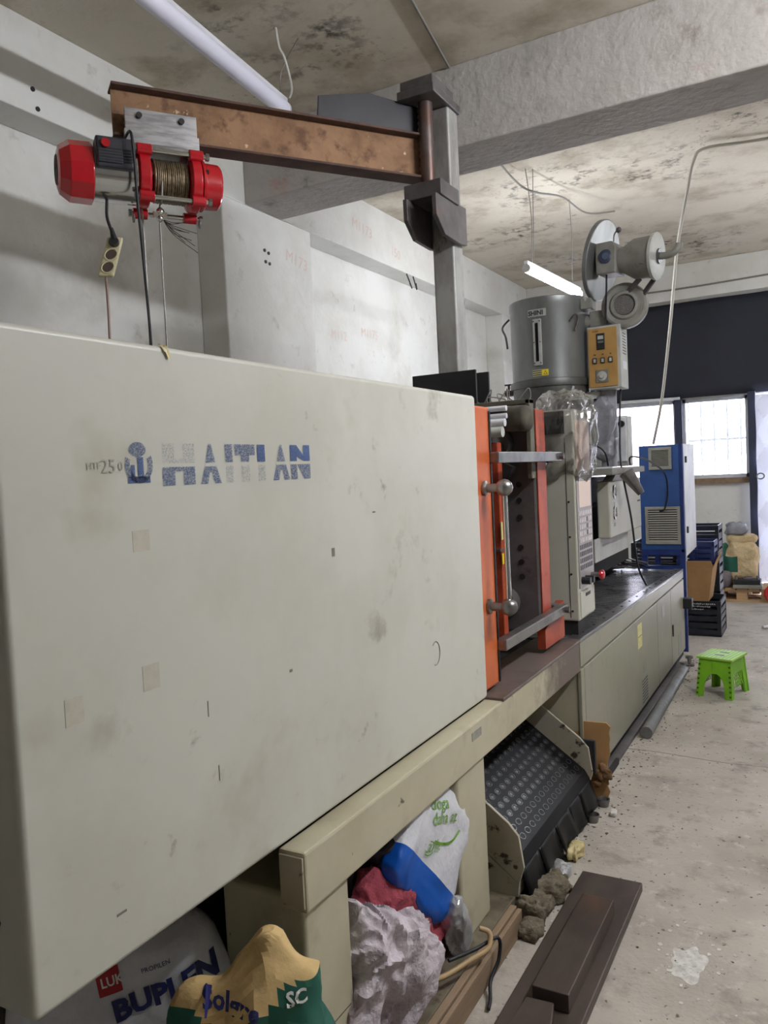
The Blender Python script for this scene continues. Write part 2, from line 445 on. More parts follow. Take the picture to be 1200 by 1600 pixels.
def film(name, tint, fac, rough=0.12, white=0.25):
    """thin clear plastic: mostly see-through, with a glossy and a milky share"""
    m = bpy.data.materials.new(name); m.use_nodes = True
    nt = m.node_tree; N = nt.nodes
    for n in list(N): N.remove(n)
    out = N.new('ShaderNodeOutputMaterial')
    tr = N.new('ShaderNodeBsdfTransparent'); tr.inputs['Color'].default_value = (0.94, 0.94, 0.95, 1)
    gl = N.new('ShaderNodeBsdfGlossy'); gl.inputs['Roughness'].default_value = rough
    df = N.new('ShaderNodeBsdfDiffuse'); df.inputs['Color'].default_value = srgb(tint)
    a = N.new('ShaderNodeMixShader'); a.inputs[0].default_value = white
    nt.links.new(gl.outputs[0], a.inputs[1]); nt.links.new(df.outputs[0], a.inputs[2])
    b = N.new('ShaderNodeMixShader')
    fr = N.new('ShaderNodeFresnel'); fr.inputs['IOR'].default_value = 1.45
    ma = N.new('ShaderNodeMath'); ma.operation = 'MULTIPLY_ADD'; ma.use_clamp = True
    ma.inputs[1].default_value = 1.2; ma.inputs[2].default_value = fac
    nt.links.new(fr.outputs[0], ma.inputs[0]); nt.links.new(ma.outputs[0], b.inputs[0])
    nt.links.new(tr.outputs[0], b.inputs[1]); nt.links.new(a.outputs[0], b.inputs[2])
    nt.links.new(b.outputs[0], out.inputs['Surface'])
    return m
M['film'] = film('clear_film', (226, 224, 222), 0.10, rough=0.10, white=0.22)
M['film_milky'] = film('milky_film', (200, 200, 202), 0.5, white=0.6)
M['pane'] = film('window_glass', (230, 236, 240), 0.02, rough=0.05, white=0.3)

def translucent(name, c):
    m = bpy.data.materials.new(name); m.use_nodes = True
    nt = m.node_tree; N = nt.nodes
    for n in list(N): N.remove(n)
    out = N.new('ShaderNodeOutputMaterial')
    t = N.new('ShaderNodeBsdfTranslucent'); t.inputs['Color'].default_value = srgb(c)
    d = N.new('ShaderNodeBsdfPrincipled'); d.inputs['Base Color'].default_value = srgb(c); d.inputs['Roughness'].default_value = 0.35
    x = N.new('ShaderNodeMixShader'); x.inputs[0].default_value = 0.10
    nt.links.new(d.outputs[0], x.inputs[1]); nt.links.new(t.outputs[0], x.inputs[2]); nt.links.new(x.outputs[0], out.inputs['Surface'])
    return m
M['curtain'] = translucent('milky_sheet', (206, 206, 218))

def worn_blue(name, lo, hi, scale=60):
    """blue sticker film rubbed off in flecks"""
    m = bpy.data.materials.new(name); m.use_nodes = True
    nt = m.node_tree; N = nt.nodes; b = N['Principled BSDF']
    b.inputs['Base Color'].default_value = srgb((72, 94, 142)); b.inputs['Roughness'].default_value = 0.45
    tc = N.new('ShaderNodeTexCoord'); n = N.new('ShaderNodeTexNoise'); n.inputs['Scale'].default_value = scale; n.inputs['Detail'].default_value = 4
    n.inputs['Roughness'].default_value = 0.75
    nt.links.new(tc.outputs['Object'], n.inputs['Vector'])
    r = N.new('ShaderNodeMapRange'); r.inputs['From Min'].default_value = lo; r.inputs['From Max'].default_value = hi
    nt.links.new(n.outputs['Fac'], r.inputs['Value']); nt.links.new(r.outputs['Result'], b.inputs['Alpha'])
    return m
M['logo_full'] = worn_blue('logo_blue_solid', 0.28, 0.52, 380)
M['logo_half'] = worn_blue('logo_blue_rubbed', 0.36, 0.64, 330)
M['logo_faint'] = worn_blue('logo_blue_faint', 0.46, 0.86, 330)

def worn_rail():
    """cream enamel rubbed through to brown steel along the far stretch of the rail, with a ragged border"""
    m = mat('rail_enamel_worn', (188, 181, 156), (178, 170, 144), s=3.5, rough=0.45, spots=[((150, 141, 118), 4.0, 0.56, 0.76), ((84, 72, 58), 18.0, 0.69, 0.75)])
    nt = m.node_tree; N = nt.nodes; b = N['Principled BSDF']
    src = b.inputs['Base Color'].links[0].from_socket
    tc = N.new('ShaderNodeTexCoord'); sx = N.new('ShaderNodeSeparateXYZ'); nt.links.new(tc.outputs['Object'], sx.inputs[0])
    n = N.new('ShaderNodeTexNoise'); n.inputs['Scale'].default_value = 9; n.inputs['Detail'].default_value = 8; n.inputs['Roughness'].default_value = 0.7
    nt.links.new(tc.outputs['Object'], n.inputs['Vector'])
    k = N.new('ShaderNodeMath'); k.operation = 'MULTIPLY_ADD'; k.inputs[1].default_value = 0.9
    nt.links.new(n.outputs['Fac'], k.inputs[0]); nt.links.new(sx.outputs['Y'], k.inputs[2])
    r = N.new('ShaderNodeMapRange'); r.inputs['From Min'].default_value = -0.30; r.inputs['From Max'].default_value = 0.05
    nt.links.new(k.outputs[0], r.inputs['Value'])
    x = N.new('ShaderNodeMix'); x.data_type = 'RGBA'
    nt.links.new(r.outputs['Result'], x.inputs[0]); nt.links.new(src, x.inputs[6]); x.inputs[7].default_value = srgb((104, 90, 82))
    nt.links.new(x.outputs[2], b.inputs['Base Color'])
    return m
M['rail_worn'] = worn_rail()

# ================================================================== the room
def struct(name, mb, m, bevel=0.0):
    return mb.build(name, m, kind='structure', bevel=bevel)
FL = struct('floor', MB().box(-3.45, 6.1, -4.6, 13.0, -0.12, 0.0), M['concrete'])
struct('ceiling', MB().box(-3.45, 6.1, -4.6, 9.6, 3.6, 3.75), M['ceiling'])
WL = struct('wall_left', MB().box(-3.45, -3.26, -4.6, 9.6, 0, 3.6), M['plaster'])
struct('wall_right', MB().box(6.0, 6.15, -4.6, 9.6, 0, 3.6), M['plaster'])
struct('wall_front', MB().box(-3.26, 6.0, -4.6, -4.45, 0, 3.6), M['plaster'])
wb = MB()
YB0, YB1 = 9.4, 9.58
for x0, x1, z0, z1 in ((-3.26, -2.66, 0, 3.6), (-2.66, 6.0, 2.16, 3.6), (-2.66, -0.66, 0, 1.27), (-1.46, -1.40, 1.27, 2.16), (-0.72, -0.66, 1.27, 2.16), (1.0, 6.0, 0, 2.16)):
    wb.box(x0, x1, YB0, YB1, z0, z1)
struct('wall_back', wb, M['plaster'])
T1 = struct('trim_1', MB().box(-3.26, -3.06, -4.45, 9.4, 3.18, 3.6), M['plaster'], 0.006)
struct('trim_2', MB().box(-3.06, 6.0, 3.89, 4.27, 3.18, 3.6), M['beam_plaster'], 0.008)
P1 = struct('trim_3', MB().box(-3.26, -3.06, 3.67, 4.59, 0, 3.18), M['plaster'], 0.008)
struct('trim_4', MB().box(-3.26, -3.06, 8.28, 9.4, 0, 3.18), M['plaster'], 0.008)
struct('trim_5', MB().box(-3.06, 6.0, 9.12, 9.4, 3.22, 3.6), M['plaster'], 0.008)
MB().tube(spline([(-1.0, 4.13, -0.001), (-0.75, 4.13, -0.001), (-0.45, 4.10, -0.001), (-0.1, 4.12, -0.001), (0.6, 4.08, -0.001), (2.5, 4.1, -0.001)], 6), 0.0028, 5).build('joint_crack', M['ink_grey'], FL)
# drill holes and plugs left in the plaster, and pencilled numbers
for par, spots in ((T1, ((-3.058, 2.42, 3.29), (-3.058, 2.44, 3.21))), (P1, ((-3.058, 4.06, 2.94), (-3.058, 4.10, 2.93), (-3.058, 4.065, 2.87), (-3.058, 4.105, 2.865)))):
    for p in spots:
        MB().cyl((p[0]-0.01, p[1], p[2]), (p[0]+0.004, p[1], p[2]), 0.011, n=8).build('wall_plug', M['black'], par)
lettering('lettering', 'M173', 0.11, (-3.06, 4.28, 2.93), (0, 1, -0.15), (0, 0, 1), M['wall_mark'], P1, lift=0.002)
lettering('lettering', 'M1173', 0.11, (-3.06, 5.15, 3.36), (0, 1, -0.1), (0, 0, 1), M['wall_mark'], T1, lift=0.002)
lettering('lettering', '150', 0.11, (-3.06, 5.75, 3.28), (0, 1, -0.1), (0, 0, 1), M['wall_mark'], T1, lift=0.002)
lettering('lettering', 'M1175', 0.10, (-3.26, 5.55, 2.62), (0, 1, 0), (0, 0, 1), M['wall_mark'], WL, lift=0.002)
lettering('lettering', 'M112', 0.10, (-3.26, 5.1, 2.55), (0, 1, 0), (0, 0, 1), M['wall_mark'], WL, lift=0.002)
MB().tube(spline([(-3.05, 6.0, 3.17), (-3.02, 6.03, 3.05), (-3.05, 6.05, 3.10)], 4), 0.006, 5).build('anchor_wire', M['black'], T1)
MB().tube(spline([(-3.05, 6.12, 3.17), (-3.03, 6.14, 3.06), (-3.05, 6.17, 3.12)], 4), 0.006, 5).build('anchor_wire', M['black'], T1)

# windows in the back wall with their bars
def window(name, x0, x1, z0, z1, nb, frame_m, rail=True):
    w = thing(name, ((x0+x1)/2, YB0, z0), None, None, kind='structure')
    fr = MB()
    fr.box(x0, x1, YB0+0.02, YB0+0.09, z0, z0+0.04).box(x0, x1, YB0+0.02, YB0+0.09, z1-0.04, z1)
    fr.box(x0, x0+0.035, YB0+0.02, YB0+0.09, z0, z1).box(x1-0.035, x1, YB0+0.02, YB0+0.09, z0, z1)
    fr.build('window_frame', frame_m, w)
    MB().box(x0+0.03, x1-0.03, YB0+0.05, YB0+0.056, z0+0.03, z1-0.03).build('pane', M['pane'], w)
    for k in range(nb):
        x = x0 + (x1-x0)*(k+0.35)/nb
        MB().cyl((x, YB0+0.13, z0), (x, YB0+0.13, z1), 0.013, n=8).build('window_bar', M['lightgrey'], w)
    if rail:
        MB().box(x0, x1, YB0+0.12, YB0+0.14, (z0+z1)/2-0.03, (z0+z1)/2-0.005).build('cross_bar', M['lightgrey'], w)
    MB().box(x0-0.03, x1+0.03, YB0-0.05, YB0+0.02, z0-0.06, z0).build('window_sill', M['plywood'], w)
    return w
window('window_1', -2.66, -1.46, 1.27, 2.16, 2, M['white_paint'], False)  # unseen left part added so the deck catches a bright reflection
window('window_2', -1.40, -0.72, 1.27, 2.16, 5, M['white_paint'])
MB().box(-1.47, -1.39, 9.34, 9.42, 0.9, 2.2).build('window_mullion_post', M['post_dark'], bevel=0.004,
    label='dark upright steel post between the two back windows', cat='post')
# doorway at the far right: post, bolt, creased milky sheet
d = thing('door_1', (-0.68, 9.3, 0), None, None, kind='structure')
MB().box(-0.715, -0.64, 9.24, 9.36, 0, 2.18).build('door_post', M['post_dark'], d, bevel=0.004)
MB().box(-0.74, -0.70, 9.20, 9.25, 0.50, 0.58).build('bolt_keeper', M['post_dark'], d)
MB().tube([(-0.60+0.035*math.cos(a*math.pi/6), 9.14, 1.28+0.03*math.sin(a*math.pi/6)) for a in range(12)], 0.008, 6, closed=True).build('ring_handle', M['steel'], d)
def curt(u, w):
    x = -0.64 + 1.5*u; z = 0.14 + 2.0*w
    cell = 0.34
    fx = (x+0.64)/cell; fz = z/(cell*1.7)
    a = abs((fx+fz) % 1.0 - 0.5) + abs((fx-fz) % 1.0 - 0.5)
    return Vector((x, 9.20 + 0.10*a + 0.03*noise.noise(Vector((x*5, z*3, 2))), z))
MB().grid(curt, 70, 90).build('creased_sheet', M['curtain'], d, recalc=False)
# dark sheet over the upper back wall
def dsheet(u, w):
    x = -2.62 + 6.0*u; z = 2.17 + 1.06*w
    return Vector((x, 9.31 + 0.015*math.sin(x*7.0) + 0.012*noise.noise(Vector((x*3, z*2, 0))), z))
MB().grid(dsheet, 90, 10).build('blackout_sheet', M['dark_sheet'], solid=0.006, smooth=60,
    label='dark navy sheet hung across the upper back wall above the windows', cat='sheet')
MB().cyl((-2.05, 9.285, 2.18), (-1.40, 9.285, 2.17), 0.016, n=10).build('conduit_tube', M['white_paint'], smooth=40,
    label='white horizontal tube on the dark sheet above the left back window', cat='tube')
# the neighbour's facade outside
fc = thing('neighbour_building', (-4.0, 16.4, 0), 'pale pink building seen outside through the left barred window', 'building')
MB().box(-6.5, -2.9, 16, 19, -0.1, 2.9).build('wall', M['facade'], fc)
MB().box(-6.6, -2.8, 15.9, 19, 2.9, 3.05).build('roof_edge', M['lightgrey'], fc)

# ================================================================== lamps
def led_lamp(a, b, lit, label, wires, group='LED tube lamps hung under the ceiling', w=0.06, lm='lamp_on'):
    a = Vector(a); b = Vector(b); c = (a+b)/2
    t = thing('tube_lamp', (c.x, c.y, c.z-0.03), label, 'lamp', group)
    d = (b-a).normalized(); sd = d.cross(Vector((0, 0, 1))).normalized()
    def prof(pts, m, nm, a0=a, b0=b):
        MB().prism([a0 + sd*x + Vector((0, 0, z)) for x, z in pts], b0-a0).build(nm, m, t, smooth=40)
    prof([(-w*0.22, 0.012), (w*0.22, 0.012), (w*0.22, 0.034), (-w*0.22, 0.034)], M['white_paint'], 'housing')
    r = w/2
    arc = [(r*math.cos(2*math.pi*k/18), r*math.sin(2*math.pi*k/18)-r*0.55) for k in range(18)]
    prof(arc, M[lm] if lit else M['lamp_body'], 'diffuser', a+d*0.012, b-d*0.012)
    for p, q in ((a, a+d*0.012), (b-d*0.012, b)):
        MB().prism([p + sd*x + Vector((0, 0, z)) for x, z in arc], q-p).build('end_cap', M['lightgrey'], t)
    for (f, off) in wires:
        p = a + (b-a)*f + Vector((0, 0, 0.022))
        MB().tube(spline([p, p + Vector((0.01, 0.0, (3.6-p.z)*0.5)), Vector((p.x+off, p.y, 3.6))], 4), 0.003, 5).build('suspension_wire', M['wire'], t)
    return t
led_lamp((-1.80, 5.38, 2.90), (-1.73, 6.50, 2.90), True, 'lit white LED tube lamp above the round hopper', ((0.10, -0.02), (0.13, 0.02), (0.85, 0.0)), lm='lamp_on_dim')
led_lamp((-2.14, 2.02, 3.33), (-2.29, 3.27, 3.33), False, 'unlit white tube lamp above the rusty crane arm', ((0.2, 0.0), (0.97, 0.12)), w=0.075)
led_lamp((1.0, 2.0, 3.2), (1.0, 3.2, 3.2), True, 'lit tube lamp over the aisle beside the moulding area', ((0.1, 0), (0.9, 0)))
led_lamp((1.0, 6.5, 3.0), (1.0, 7.7, 3.0), True, 'lit tube lamp over the aisle near the back wall', ((0.1, 0), (0.9, 0)), lm='lamp_on_mid')

# cables along and below the ceiling
MB().tube(spline([(-2.20, 3.10, 3.60), (-2.20, 3.12, 3.52), (-2.185, 3.14, 3.47), (-2.21, 3.22, 3.38), (-2.24, 3.24, 3.345)], 6), 0.006, 6).build('lamp_cable', M['cord_white'], smooth=60,
    label='short white cable hanging from the ceiling to the unlit tube lamp', cat='cable')
MB().tube(spline([(-1.35, 2.3, 3.595), (-1.50, 2.9, 3.592), (-1.67, 3.88, 3.592)], 6), 0.008, 6).build('ceiling_cable', M['cord_grey'], smooth=60,
    label='thin grey cable running across the ceiling towards the crane column', cat='cable')
MB().tube(spline([(-1.85, 4.30, 3.59), (-1.86, 4.9, 3.55), (-1.86, 5.45, 3.50), (-1.78, 5.6, 3.46), (-1.70, 6.0, 3.52), (-1.6, 6.3, 3.46), (-1.45, 6.6, 3.52)], 6), 0.007, 6).build('lamp_feed_cable', M['cord_grey'], smooth=60,
    label='sagging grey cable below the ceiling above the lit tube lamp', cat='cable')
MB().tube(spline([(0.2, 6.0, 3.59), (-0.35, 5.88, 3.57), (-0.66, 5.78, 3.56), (-0.74, 5.80, 3.50), (-0.80, 5.86, 3.3), (-0.88, 5.95, 3.0), (-0.92, 6.0, 2.75), (-0.98, 6.1, 2.4), (-1.08, 6.3, 1.95), (-1.18, 6.46, 1.63)], 7), 0.011, 7).build('supply_cable', M['cord_white'], smooth=60,
    label='long pale cable hanging from the ceiling down to the blue cabinet', cat='cable')
MB().tube(spline([(-2.9, 9.10, 3.36), (-2.0, 9.1, 3.34), (-1.2, 9.1, 3.33), (-0.2, 9.1, 3.35), (0.6, 9.1, 3.36)], 6), 0.010, 6).build('beam_cable', M['cord_grey'], smooth=60,
    label='grey cable clipped along the beam above the dark sheet', cat='cable')

# ================================================================== the moulding machine
IM = thing('injection_moulding_machine', (-1.6, 3.5, 0), 'long cream injection moulding machine with orange guard frame and worn blue lettering', 'machine')
XC = -1.02
gc = MB().box(-2.25, XC, 0.70, 2.47, 0.720, 1.745).build('guard_cover', M['cream'], IM, bevel=0.012, seg=3, smooth=35)
for (y, z) in ((0.694, 1.10), (0.694, 0.86)):
    MB().cyl((-1.09, 0.70, z), (-1.09, y, z), 0.008, n=8).build('bolt', M['black'], gc)
MB().box(-1.155, -1.15, 0.696, 0.70, 0.76, 1.72).build('seam', M['ink_grey'], gc)
# the worn name: letters in an upper and a lower half, flecked away
def plate2d(name, polys, m):
    mb = MB()
    for pl in polys: mb.add([(XC+0.0012, y, z) for y, z in pl], [list(range(len(pl)))])
    return mb.build(name, m, gc, recalc=False)
def halves(polys_up, polys_lo, mu, ml):
    if polys_up: plate2d('letter', polys_up, mu)
    if polys_lo: plate2d('letter', polys_lo, ml)
def rc(y0, y1, z0, z1): return [(y0, z0), (y1, z0), (y1, z1), (y0, z1)]
zb, zm0, zm1, zt = 1.497, 1.530, 1.537, 1.572
def H(y0, y1, w, mu, ml):
    halves([rc(y0, y0+w, zm1, zt), rc(y1-w, y1, zm1, zt), rc(y0+w, y1-w, zm1, zm1+0.008)],
           [rc(y0, y0+w, zb, zm0), rc(y1-w, y1, zb, zm0), rc(y0+w, y1-w, zm0-0.008, zm0)], mu, ml)
def A(y0, y1, mu, ml):
    c = (y0+y1)/2; q = (y1-y0)
    halves([[(c-q*0.24, zm1), (c+q*0.24, zm1), (c+q*0.06, zt), (c-q*0.06, zt)]],
           [[(y0, zb), (y0+q*0.34, zb), (c-q*0.05, zm0-0.012), (c-q*0.05, zm0), (c-q*0.28, zm0)],
            [(y1-q*0.34, zb), (y1, zb), (c+q*0.28, zm0), (c+q*0.05, zm0), (c+q*0.05, zm0-0.012)], rc(c-q*0.05, c+q*0.05, zm0-0.012, zm0)], mu, ml)
def I(y0, y1, mu, ml): halves([rc(y0, y1, zm1, zt)], [rc(y0, y1, zb, zm0)], mu, ml)
def T(y0, y1, mu, ml):
    c = (y0+y1)/2
    halves([rc(y0, y1, zt-0.022, zt), rc(c-0.013, c+0.013, zm1, zt-0.022)], [rc(c-0.013, c+0.013, zb, zm0)], mu, ml)
def Nn_(y0, y1, mu, ml):
    w = 0.024
    halves([rc(y0, y0+w, zm1, zt), rc(y1-w, y1, zm1, zt), [(y0+w, zt), (y0+w, zm1+0.010), (y1-w, zm1), (y1-w, zm1+0.012)]],
           [rc(y0, y0+w, zb, zm0), rc(y1-w, y1, zb, zm0), [(y0+w, zm0), (y1-w, zb), (y1-w, zm0)]], mu, ml)
F_, H_, S_ = M['logo_faint'], M['logo_half'], M['logo_full']
H(1.022, 1.104, 0.030, F_, H_)
A(1.118, 1.176, H_, H_)
I(1.190, 1.212, H_, F_)
T(1.218, 1.282, H_, F_)
I(1.290, 1.315, S_, F_)
A(1.340, 1.400, H_, H_)
Nn_(1.404, 1.478, S_, H_)
# round emblem: broken ring, column bars, cap
em = MB(); e2 = MB(); cy, cz = 0.968, 1.537
for k in range(26):
    a0 = math.radians(-205 + k*9.0); a1 = a0 + math.radians(9.0)
    em.add([(XC+0.0012, cy+math.cos(a)*r*0.98, cz-0.002+math.sin(a)*r) for a, r in ((a0, 0.021), (a0, 0.032), (a1, 0.032), (a1, 0.021))], [(0, 1, 2, 3)])
e2.add([(XC+0.0012, y, z) for y, z in rc(cy-0.018, cy-0.010, 1.512, 1.535)], [(0, 1, 2, 3)])
e2.add([(XC+0.0012, y, z) for y, z in rc(cy-0.003, cy+0.010, 1.512, 1.548)], [(0, 1, 2, 3)])
e2.add([(XC+0.0012, y, z) for y, z in rc(cy-0.026, cy+0.024, 1.504, 1.515)], [(0, 1, 2, 3)])
em.add([(XC+0.0012, cy-0.002+0.019*math.cos(k*math.pi/9), 1.561+0.013*math.sin(k*math.pi/9)) for k in range(18)], [list(range(18))])
em.build('emblem', M['logo_half'], gc, recalc=False); e2.build('emblem_base', M['logo_full'], gc, recalc=False)
for s, y, sz, z in (('HTF', 0.858, 0.016, 1.529), ('25', 0.886, 0.032, 1.523), ('0', 0.922, 0.022, 1.526)):
    lettering('lettering', s, sz, (XC, y, z), (0, 1, 0), (0, 0, 1), M['htf_ink'], gc, lift=0.0012)
# tape residue, dents and scratches on the cover
M['tape'] = mat('tape_residue', (192, 188, 172), (184, 180, 164), s=60, rough=0.6)
for (y0, y1, z0, z1) in ((0.788, 0.823, 1.135, 1.178), (0.947, 0.985, 1.148, 1.192), (0.944, 0.982, 1.388, 1.424)):
    MB().box(XC, XC+0.0006, y0, y1, z0, z1).build('tape_mark', M['tape'], gc)
for (y, z, ly, lz) in ((1.10, 1.06, 0.002, 0.03), (1.12, 0.93, 0.002, 0.03), (1.55, 1.31, 0.012, 0.02), (1.75, 1.40, 0.014, 0.004), (1.36, 1.08, 0.01, 0.006), (0.86, 0.80, 0.02, 0.004)):
    MB().box(XC, XC+0.0008, y, y+ly, z, z+lz).build('scratch', M['ink_grey'], gc)
MB().tube([(XC+0.001, 2.08+0.028*math.cos(a), 0.96+0.035*math.sin(a)) for a in [k*0.22-1.9 for k in range(20)]], 0.0012, 4).build('scratch', M['ink_grey'], gc)
# things lying on the top edge: a scrap of film
# long front rail
fr = MB().box(-1.04, -0.97, 1.31, 3.43, 0.578, 0.710).build('front_rail', M['rail_worn'], IM, bevel=0.006)
MB().box(-1.035, -0.975, 1.306, 1.312, 0.59, 0.70).build('rail_end_recess', M['cream_chipped'], fr)
MB().box(-0.97, -0.9685, 2.205, 2.28, 0.658, 0.684).build('rating_plate', M['label_grey'], fr)
# added pan, rear slab and cross block that keep light out under the cover
MB().box(-2.2, -1.05, 1.52, 3.45, 0.62, 0.690).build('bed_light_block', M['void'], IM)
MB().box(-2.24, -2.18, 0.75, 3.45, 0.0, 1.70).build('rear_light_block', M['void'], IM)
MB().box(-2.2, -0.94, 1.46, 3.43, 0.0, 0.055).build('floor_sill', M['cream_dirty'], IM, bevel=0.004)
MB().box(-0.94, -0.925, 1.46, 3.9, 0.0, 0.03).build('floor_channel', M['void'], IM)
MB().box(-1.95, -1.15, 1.50, 1.58, 0.055, 0.62).build('cross_light_block', M['void'], IM)
# legs
def leg(y0, y1, x0, x1, z0, z1): return MB().box(x0, x1, y0, y1, z0, z1).build('leg', M['cream_old'], IM, bevel=0.012, seg=3, smooth=35)
l1 = leg(1.325, 1.505, -1.22, -0.99, 0.0, 0.60)
MB().box(-0.9905, -0.9893, 1.33, 1.50, 0.268, 0.270).build('weld_line', M['ink'], l1)
leg(2.115, 2.335, -1.20, -0.985, 0.05, 0.60)
leg(2.115, 2.335, -2.18, -1.98, 0.05, 0.60)
# flap and trough beside the moulding space
MB().box(-1.17, -0.966, 2.475, 3.44, 0.708, 0.720).build('deck_flap', M['deck_flap'], IM, bevel=0.003)
MB().box(-2.2, -1.18, 2.475, 3.45, 0.688, 0.700).build('trough', M['void'], IM)
# orange end frame of the sliding guard
of = MB().box(-1.16, -1.03, 2.475, 2.615, 0.735, 1.715).build('guard_end_frame', M['orange'], IM, bevel=0.008)
MB().box(-1.028, -1.026, 2.60, 2.614, 0.74, 1.70).build('rubber_edge', M['rubber'], of)
# grab handle: two stubs with balls, bar between
for z in (1.432, 1.022):
    hd = MB().lathe((-1.03, 2.535, z), (1, 0, 0), [(0, 0.026), (0.01, 0.026), (0.014, 0.016), (0.055, 0.015)] + [(0.075-0.030*math.cos(a), 0.030*math.sin(a)) for a in (0.75, 1.1, 1.57, 2.0, 2.5, 2.9)], 18)
    hd.build('handle_knob', M['steel'], IM, smooth=35)
MB().cyl((-0.957, 2.54, 1.04), (-0.957, 2.54, 1.415), 0.010, n=14).build('handle_bar', M['chrome'], IM, smooth=40)
# guide rails for the sliding guard
for z in (1.537, 0.872):
    rl = MB().box(-1.035, -0.995, 2.60, 3.36, z-0.020, z+0.020).build('guide_rail', M['steel'], IM, bevel=0.004)
    MB().cyl((-0.995, 3.33, z), (-0.978, 3.33, z), 0.014, n=8).build('bolt', M['dark_steel'], rl)
    MB().box(-1.10, -1.035, 3.29, 3.35, z-0.025, z+0.025).build('rail_bracket', M['dark_steel'], rl)
# inner guard with stickers
ig = MB().box(-1.155, -1.125, 2.93, 2.975, 0.78, 1.60).build('inner_guard_bar', M['orange_dark'], IM, bevel=0.004)
MB().box(-1.124, -1.121, 2.925, 2.975, 1.215, 1.285).build('warning_label', M['yellow_pale'], ig)
MB().box(-1.124, -1.121, 2.925, 2.975, 1.118, 1.160).build('warning_label', M['yellow'], ig)
MB().box(-1.15, -1.122, 2.91, 2.975, 1.170, 1.180).build('latch', M['steel'], ig)
MB().cyl((-1.17, 3.02, 0.76), (-1.17, 3.02, 1.5), 0.012, n=8).build('inner_rod', M['orange_dark'], ig, smooth=40)
# stationary platen with bolt holes
pl = MB().box(-2.12, -1.045, 3.15, 3.27, 0.80, 1.74).build('platen', M['platen'], IM, bevel=0.012)
MB().box(-2.05, -1.25, 3.27, 3.45, 0.80, 1.74).build('platen_rear', M['platen'], pl)
for z in (1.426, 1.36, 1.289, 1.163, 1.101, 1.038):
    for x in (-1.122, -1.35, -1.55):
        MB().cyl((x, 3.155, z), (x, 3.147, z), 0.012, n=12).build('bolt_hole', M['black'], pl)
MB().box(-1.0445, -1.040, 3.155, 3.268, 0.80, 1.735).build('painted_edge', M['orange_dark'], pl)
MB().prism([(-1.06, 3.13, 0.74), (-1.06, 3.40, 0.74), (-1.06, 3.40, 0.90), (-1.06, 3.13, 0.82)], (0.035, 0, 0)).build('platen_foot', M['orange_dark'], pl)
MB().box(-2.1, -1.2, 3.13, 3.16, 1.55, 1.66).build('locating_plate', M['dark_steel'], pl, bevel=0.004)
MB().prism([(-1.35, 3.12, 1.60), (-1.13, 3.12, 1.66), (-1.13, 3.12, 1.71), (-1.35, 3.12, 1.65)], (0, 0.03, 0)).build('orange_strut', M['orange_dark'], pl)
MB().prism([(-1.50, 3.08, 1.00), (-1.40, 3.08, 0.98), (-1.12, 3.08, 1.50), (-1.20, 3.08, 1.54)], (0, 0.04, 0)).build('diagonal_strut', M['void'], pl)
for x in (-1.20, -2.00):
    for z in (0.93, 1.60):
        MB().cyl((x, 2.50, z), (x, 3.15, z), 0.05, n=20).build('tie_bar', M['steel'], IM, smooth=40)
        MB().cyl((x, 3.08, z), (x, 3.16, z), 0.065, n=20).build('tie_bar_nut', M['dark_steel'], IM, smooth=40)
MB().box(-2.1, -1.18, 2.48, 2.62, 0.80, 1.68).build('moving_platen', M['platen'], IM, bevel=0.01)
MB().box(-2.17, -2.13, 2.47, 3.5, 0.70, 1.72).build('rear_guard', M['cream_old'], IM)
# pipes, hose and bracket above the moulding space
for y, z, m, r in ((2.98, 1.735, M['white_paint'], 0.011), (2.98, 1.705, M['white_paint'], 0.011), (2.96, 1.678, M['white_paint'], 0.016), (2.93, 1.640, M['lightgrey'], 0.021)):
    MB().cyl((-1.75, y, z), (-1.10, y, z), r, n=12).build('hydraulic_pipe', m, IM, smooth=40)
sack_mb((-1.08, 3.05, 1.645), (0.055, 0.05, 0.05), seed=5, amp=0.008, freq=14, n=20, m=12, flat=False).build('wrapped_hose_end', mat('olive_wrap', (86, 80, 68), (68, 62, 54), s=14, rough=0.8), IM, smooth=60)
bk = MB().box(-1.065, -1.045, 3.10, 3.15, 1.45, 1.775)
bk.box(-1.30, -1.045, 3.10, 3.15, 1.755, 1.775)
bk.build('angle_bracket', mat('olive_paint', (104, 102, 88), (88, 86, 74), s=9, rough=0.6), IM, bevel=0.003)

# machine base with cabinet doors
def zd(y): return 0.716 - 0.0217*(y-3.44)      # the deck falls slightly towards the far end
def yprism(x0, x1, pts): return MB().prism([(x0, y, z) for y, z in pts], (x1-x0, 0, 0))
yprism(-2.25, -0.985, [(3.44, 0.04), (6.34, 0.04), (6.34, zd(6.34)-0.014), (3.44, zd(3.44)-0.014)]).build('base_body', M['cream_old'], IM)
yprism(-0.985, -0.970, [(3.44, 0.592), (6.34, 0.592), (6.34, zd(6.34)-0.013), (3.44, zd(3.44)-0.013)]).build('base_top_band', M['cream_shaded'], IM, bevel=0.002)
def cab_door(y0, y1, extra=()):
    d = MB().box(-0.986, -0.968, y0, y1, 0.045, 0.582).build('cabinet_door', M['cream_shaded'], IM, bevel=0.003)
    return d
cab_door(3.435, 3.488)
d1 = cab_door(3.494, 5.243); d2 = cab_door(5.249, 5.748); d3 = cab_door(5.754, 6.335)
MB().box(-0.968, -0.9667, 4.63, 4.75, 0.41, 0.55).build('warning_label', M['yellow_pale'], d1)
MB().box(-0.9672, -0.9660, 4.64, 4.74, 0.475, 0.48).build('label_print', M['ink_grey'], d1)
MB().box(-0.968, -0.9667, 4.76, 4.85, 0.24, 0.31).build('name_plate', M['label_grey'], d1)
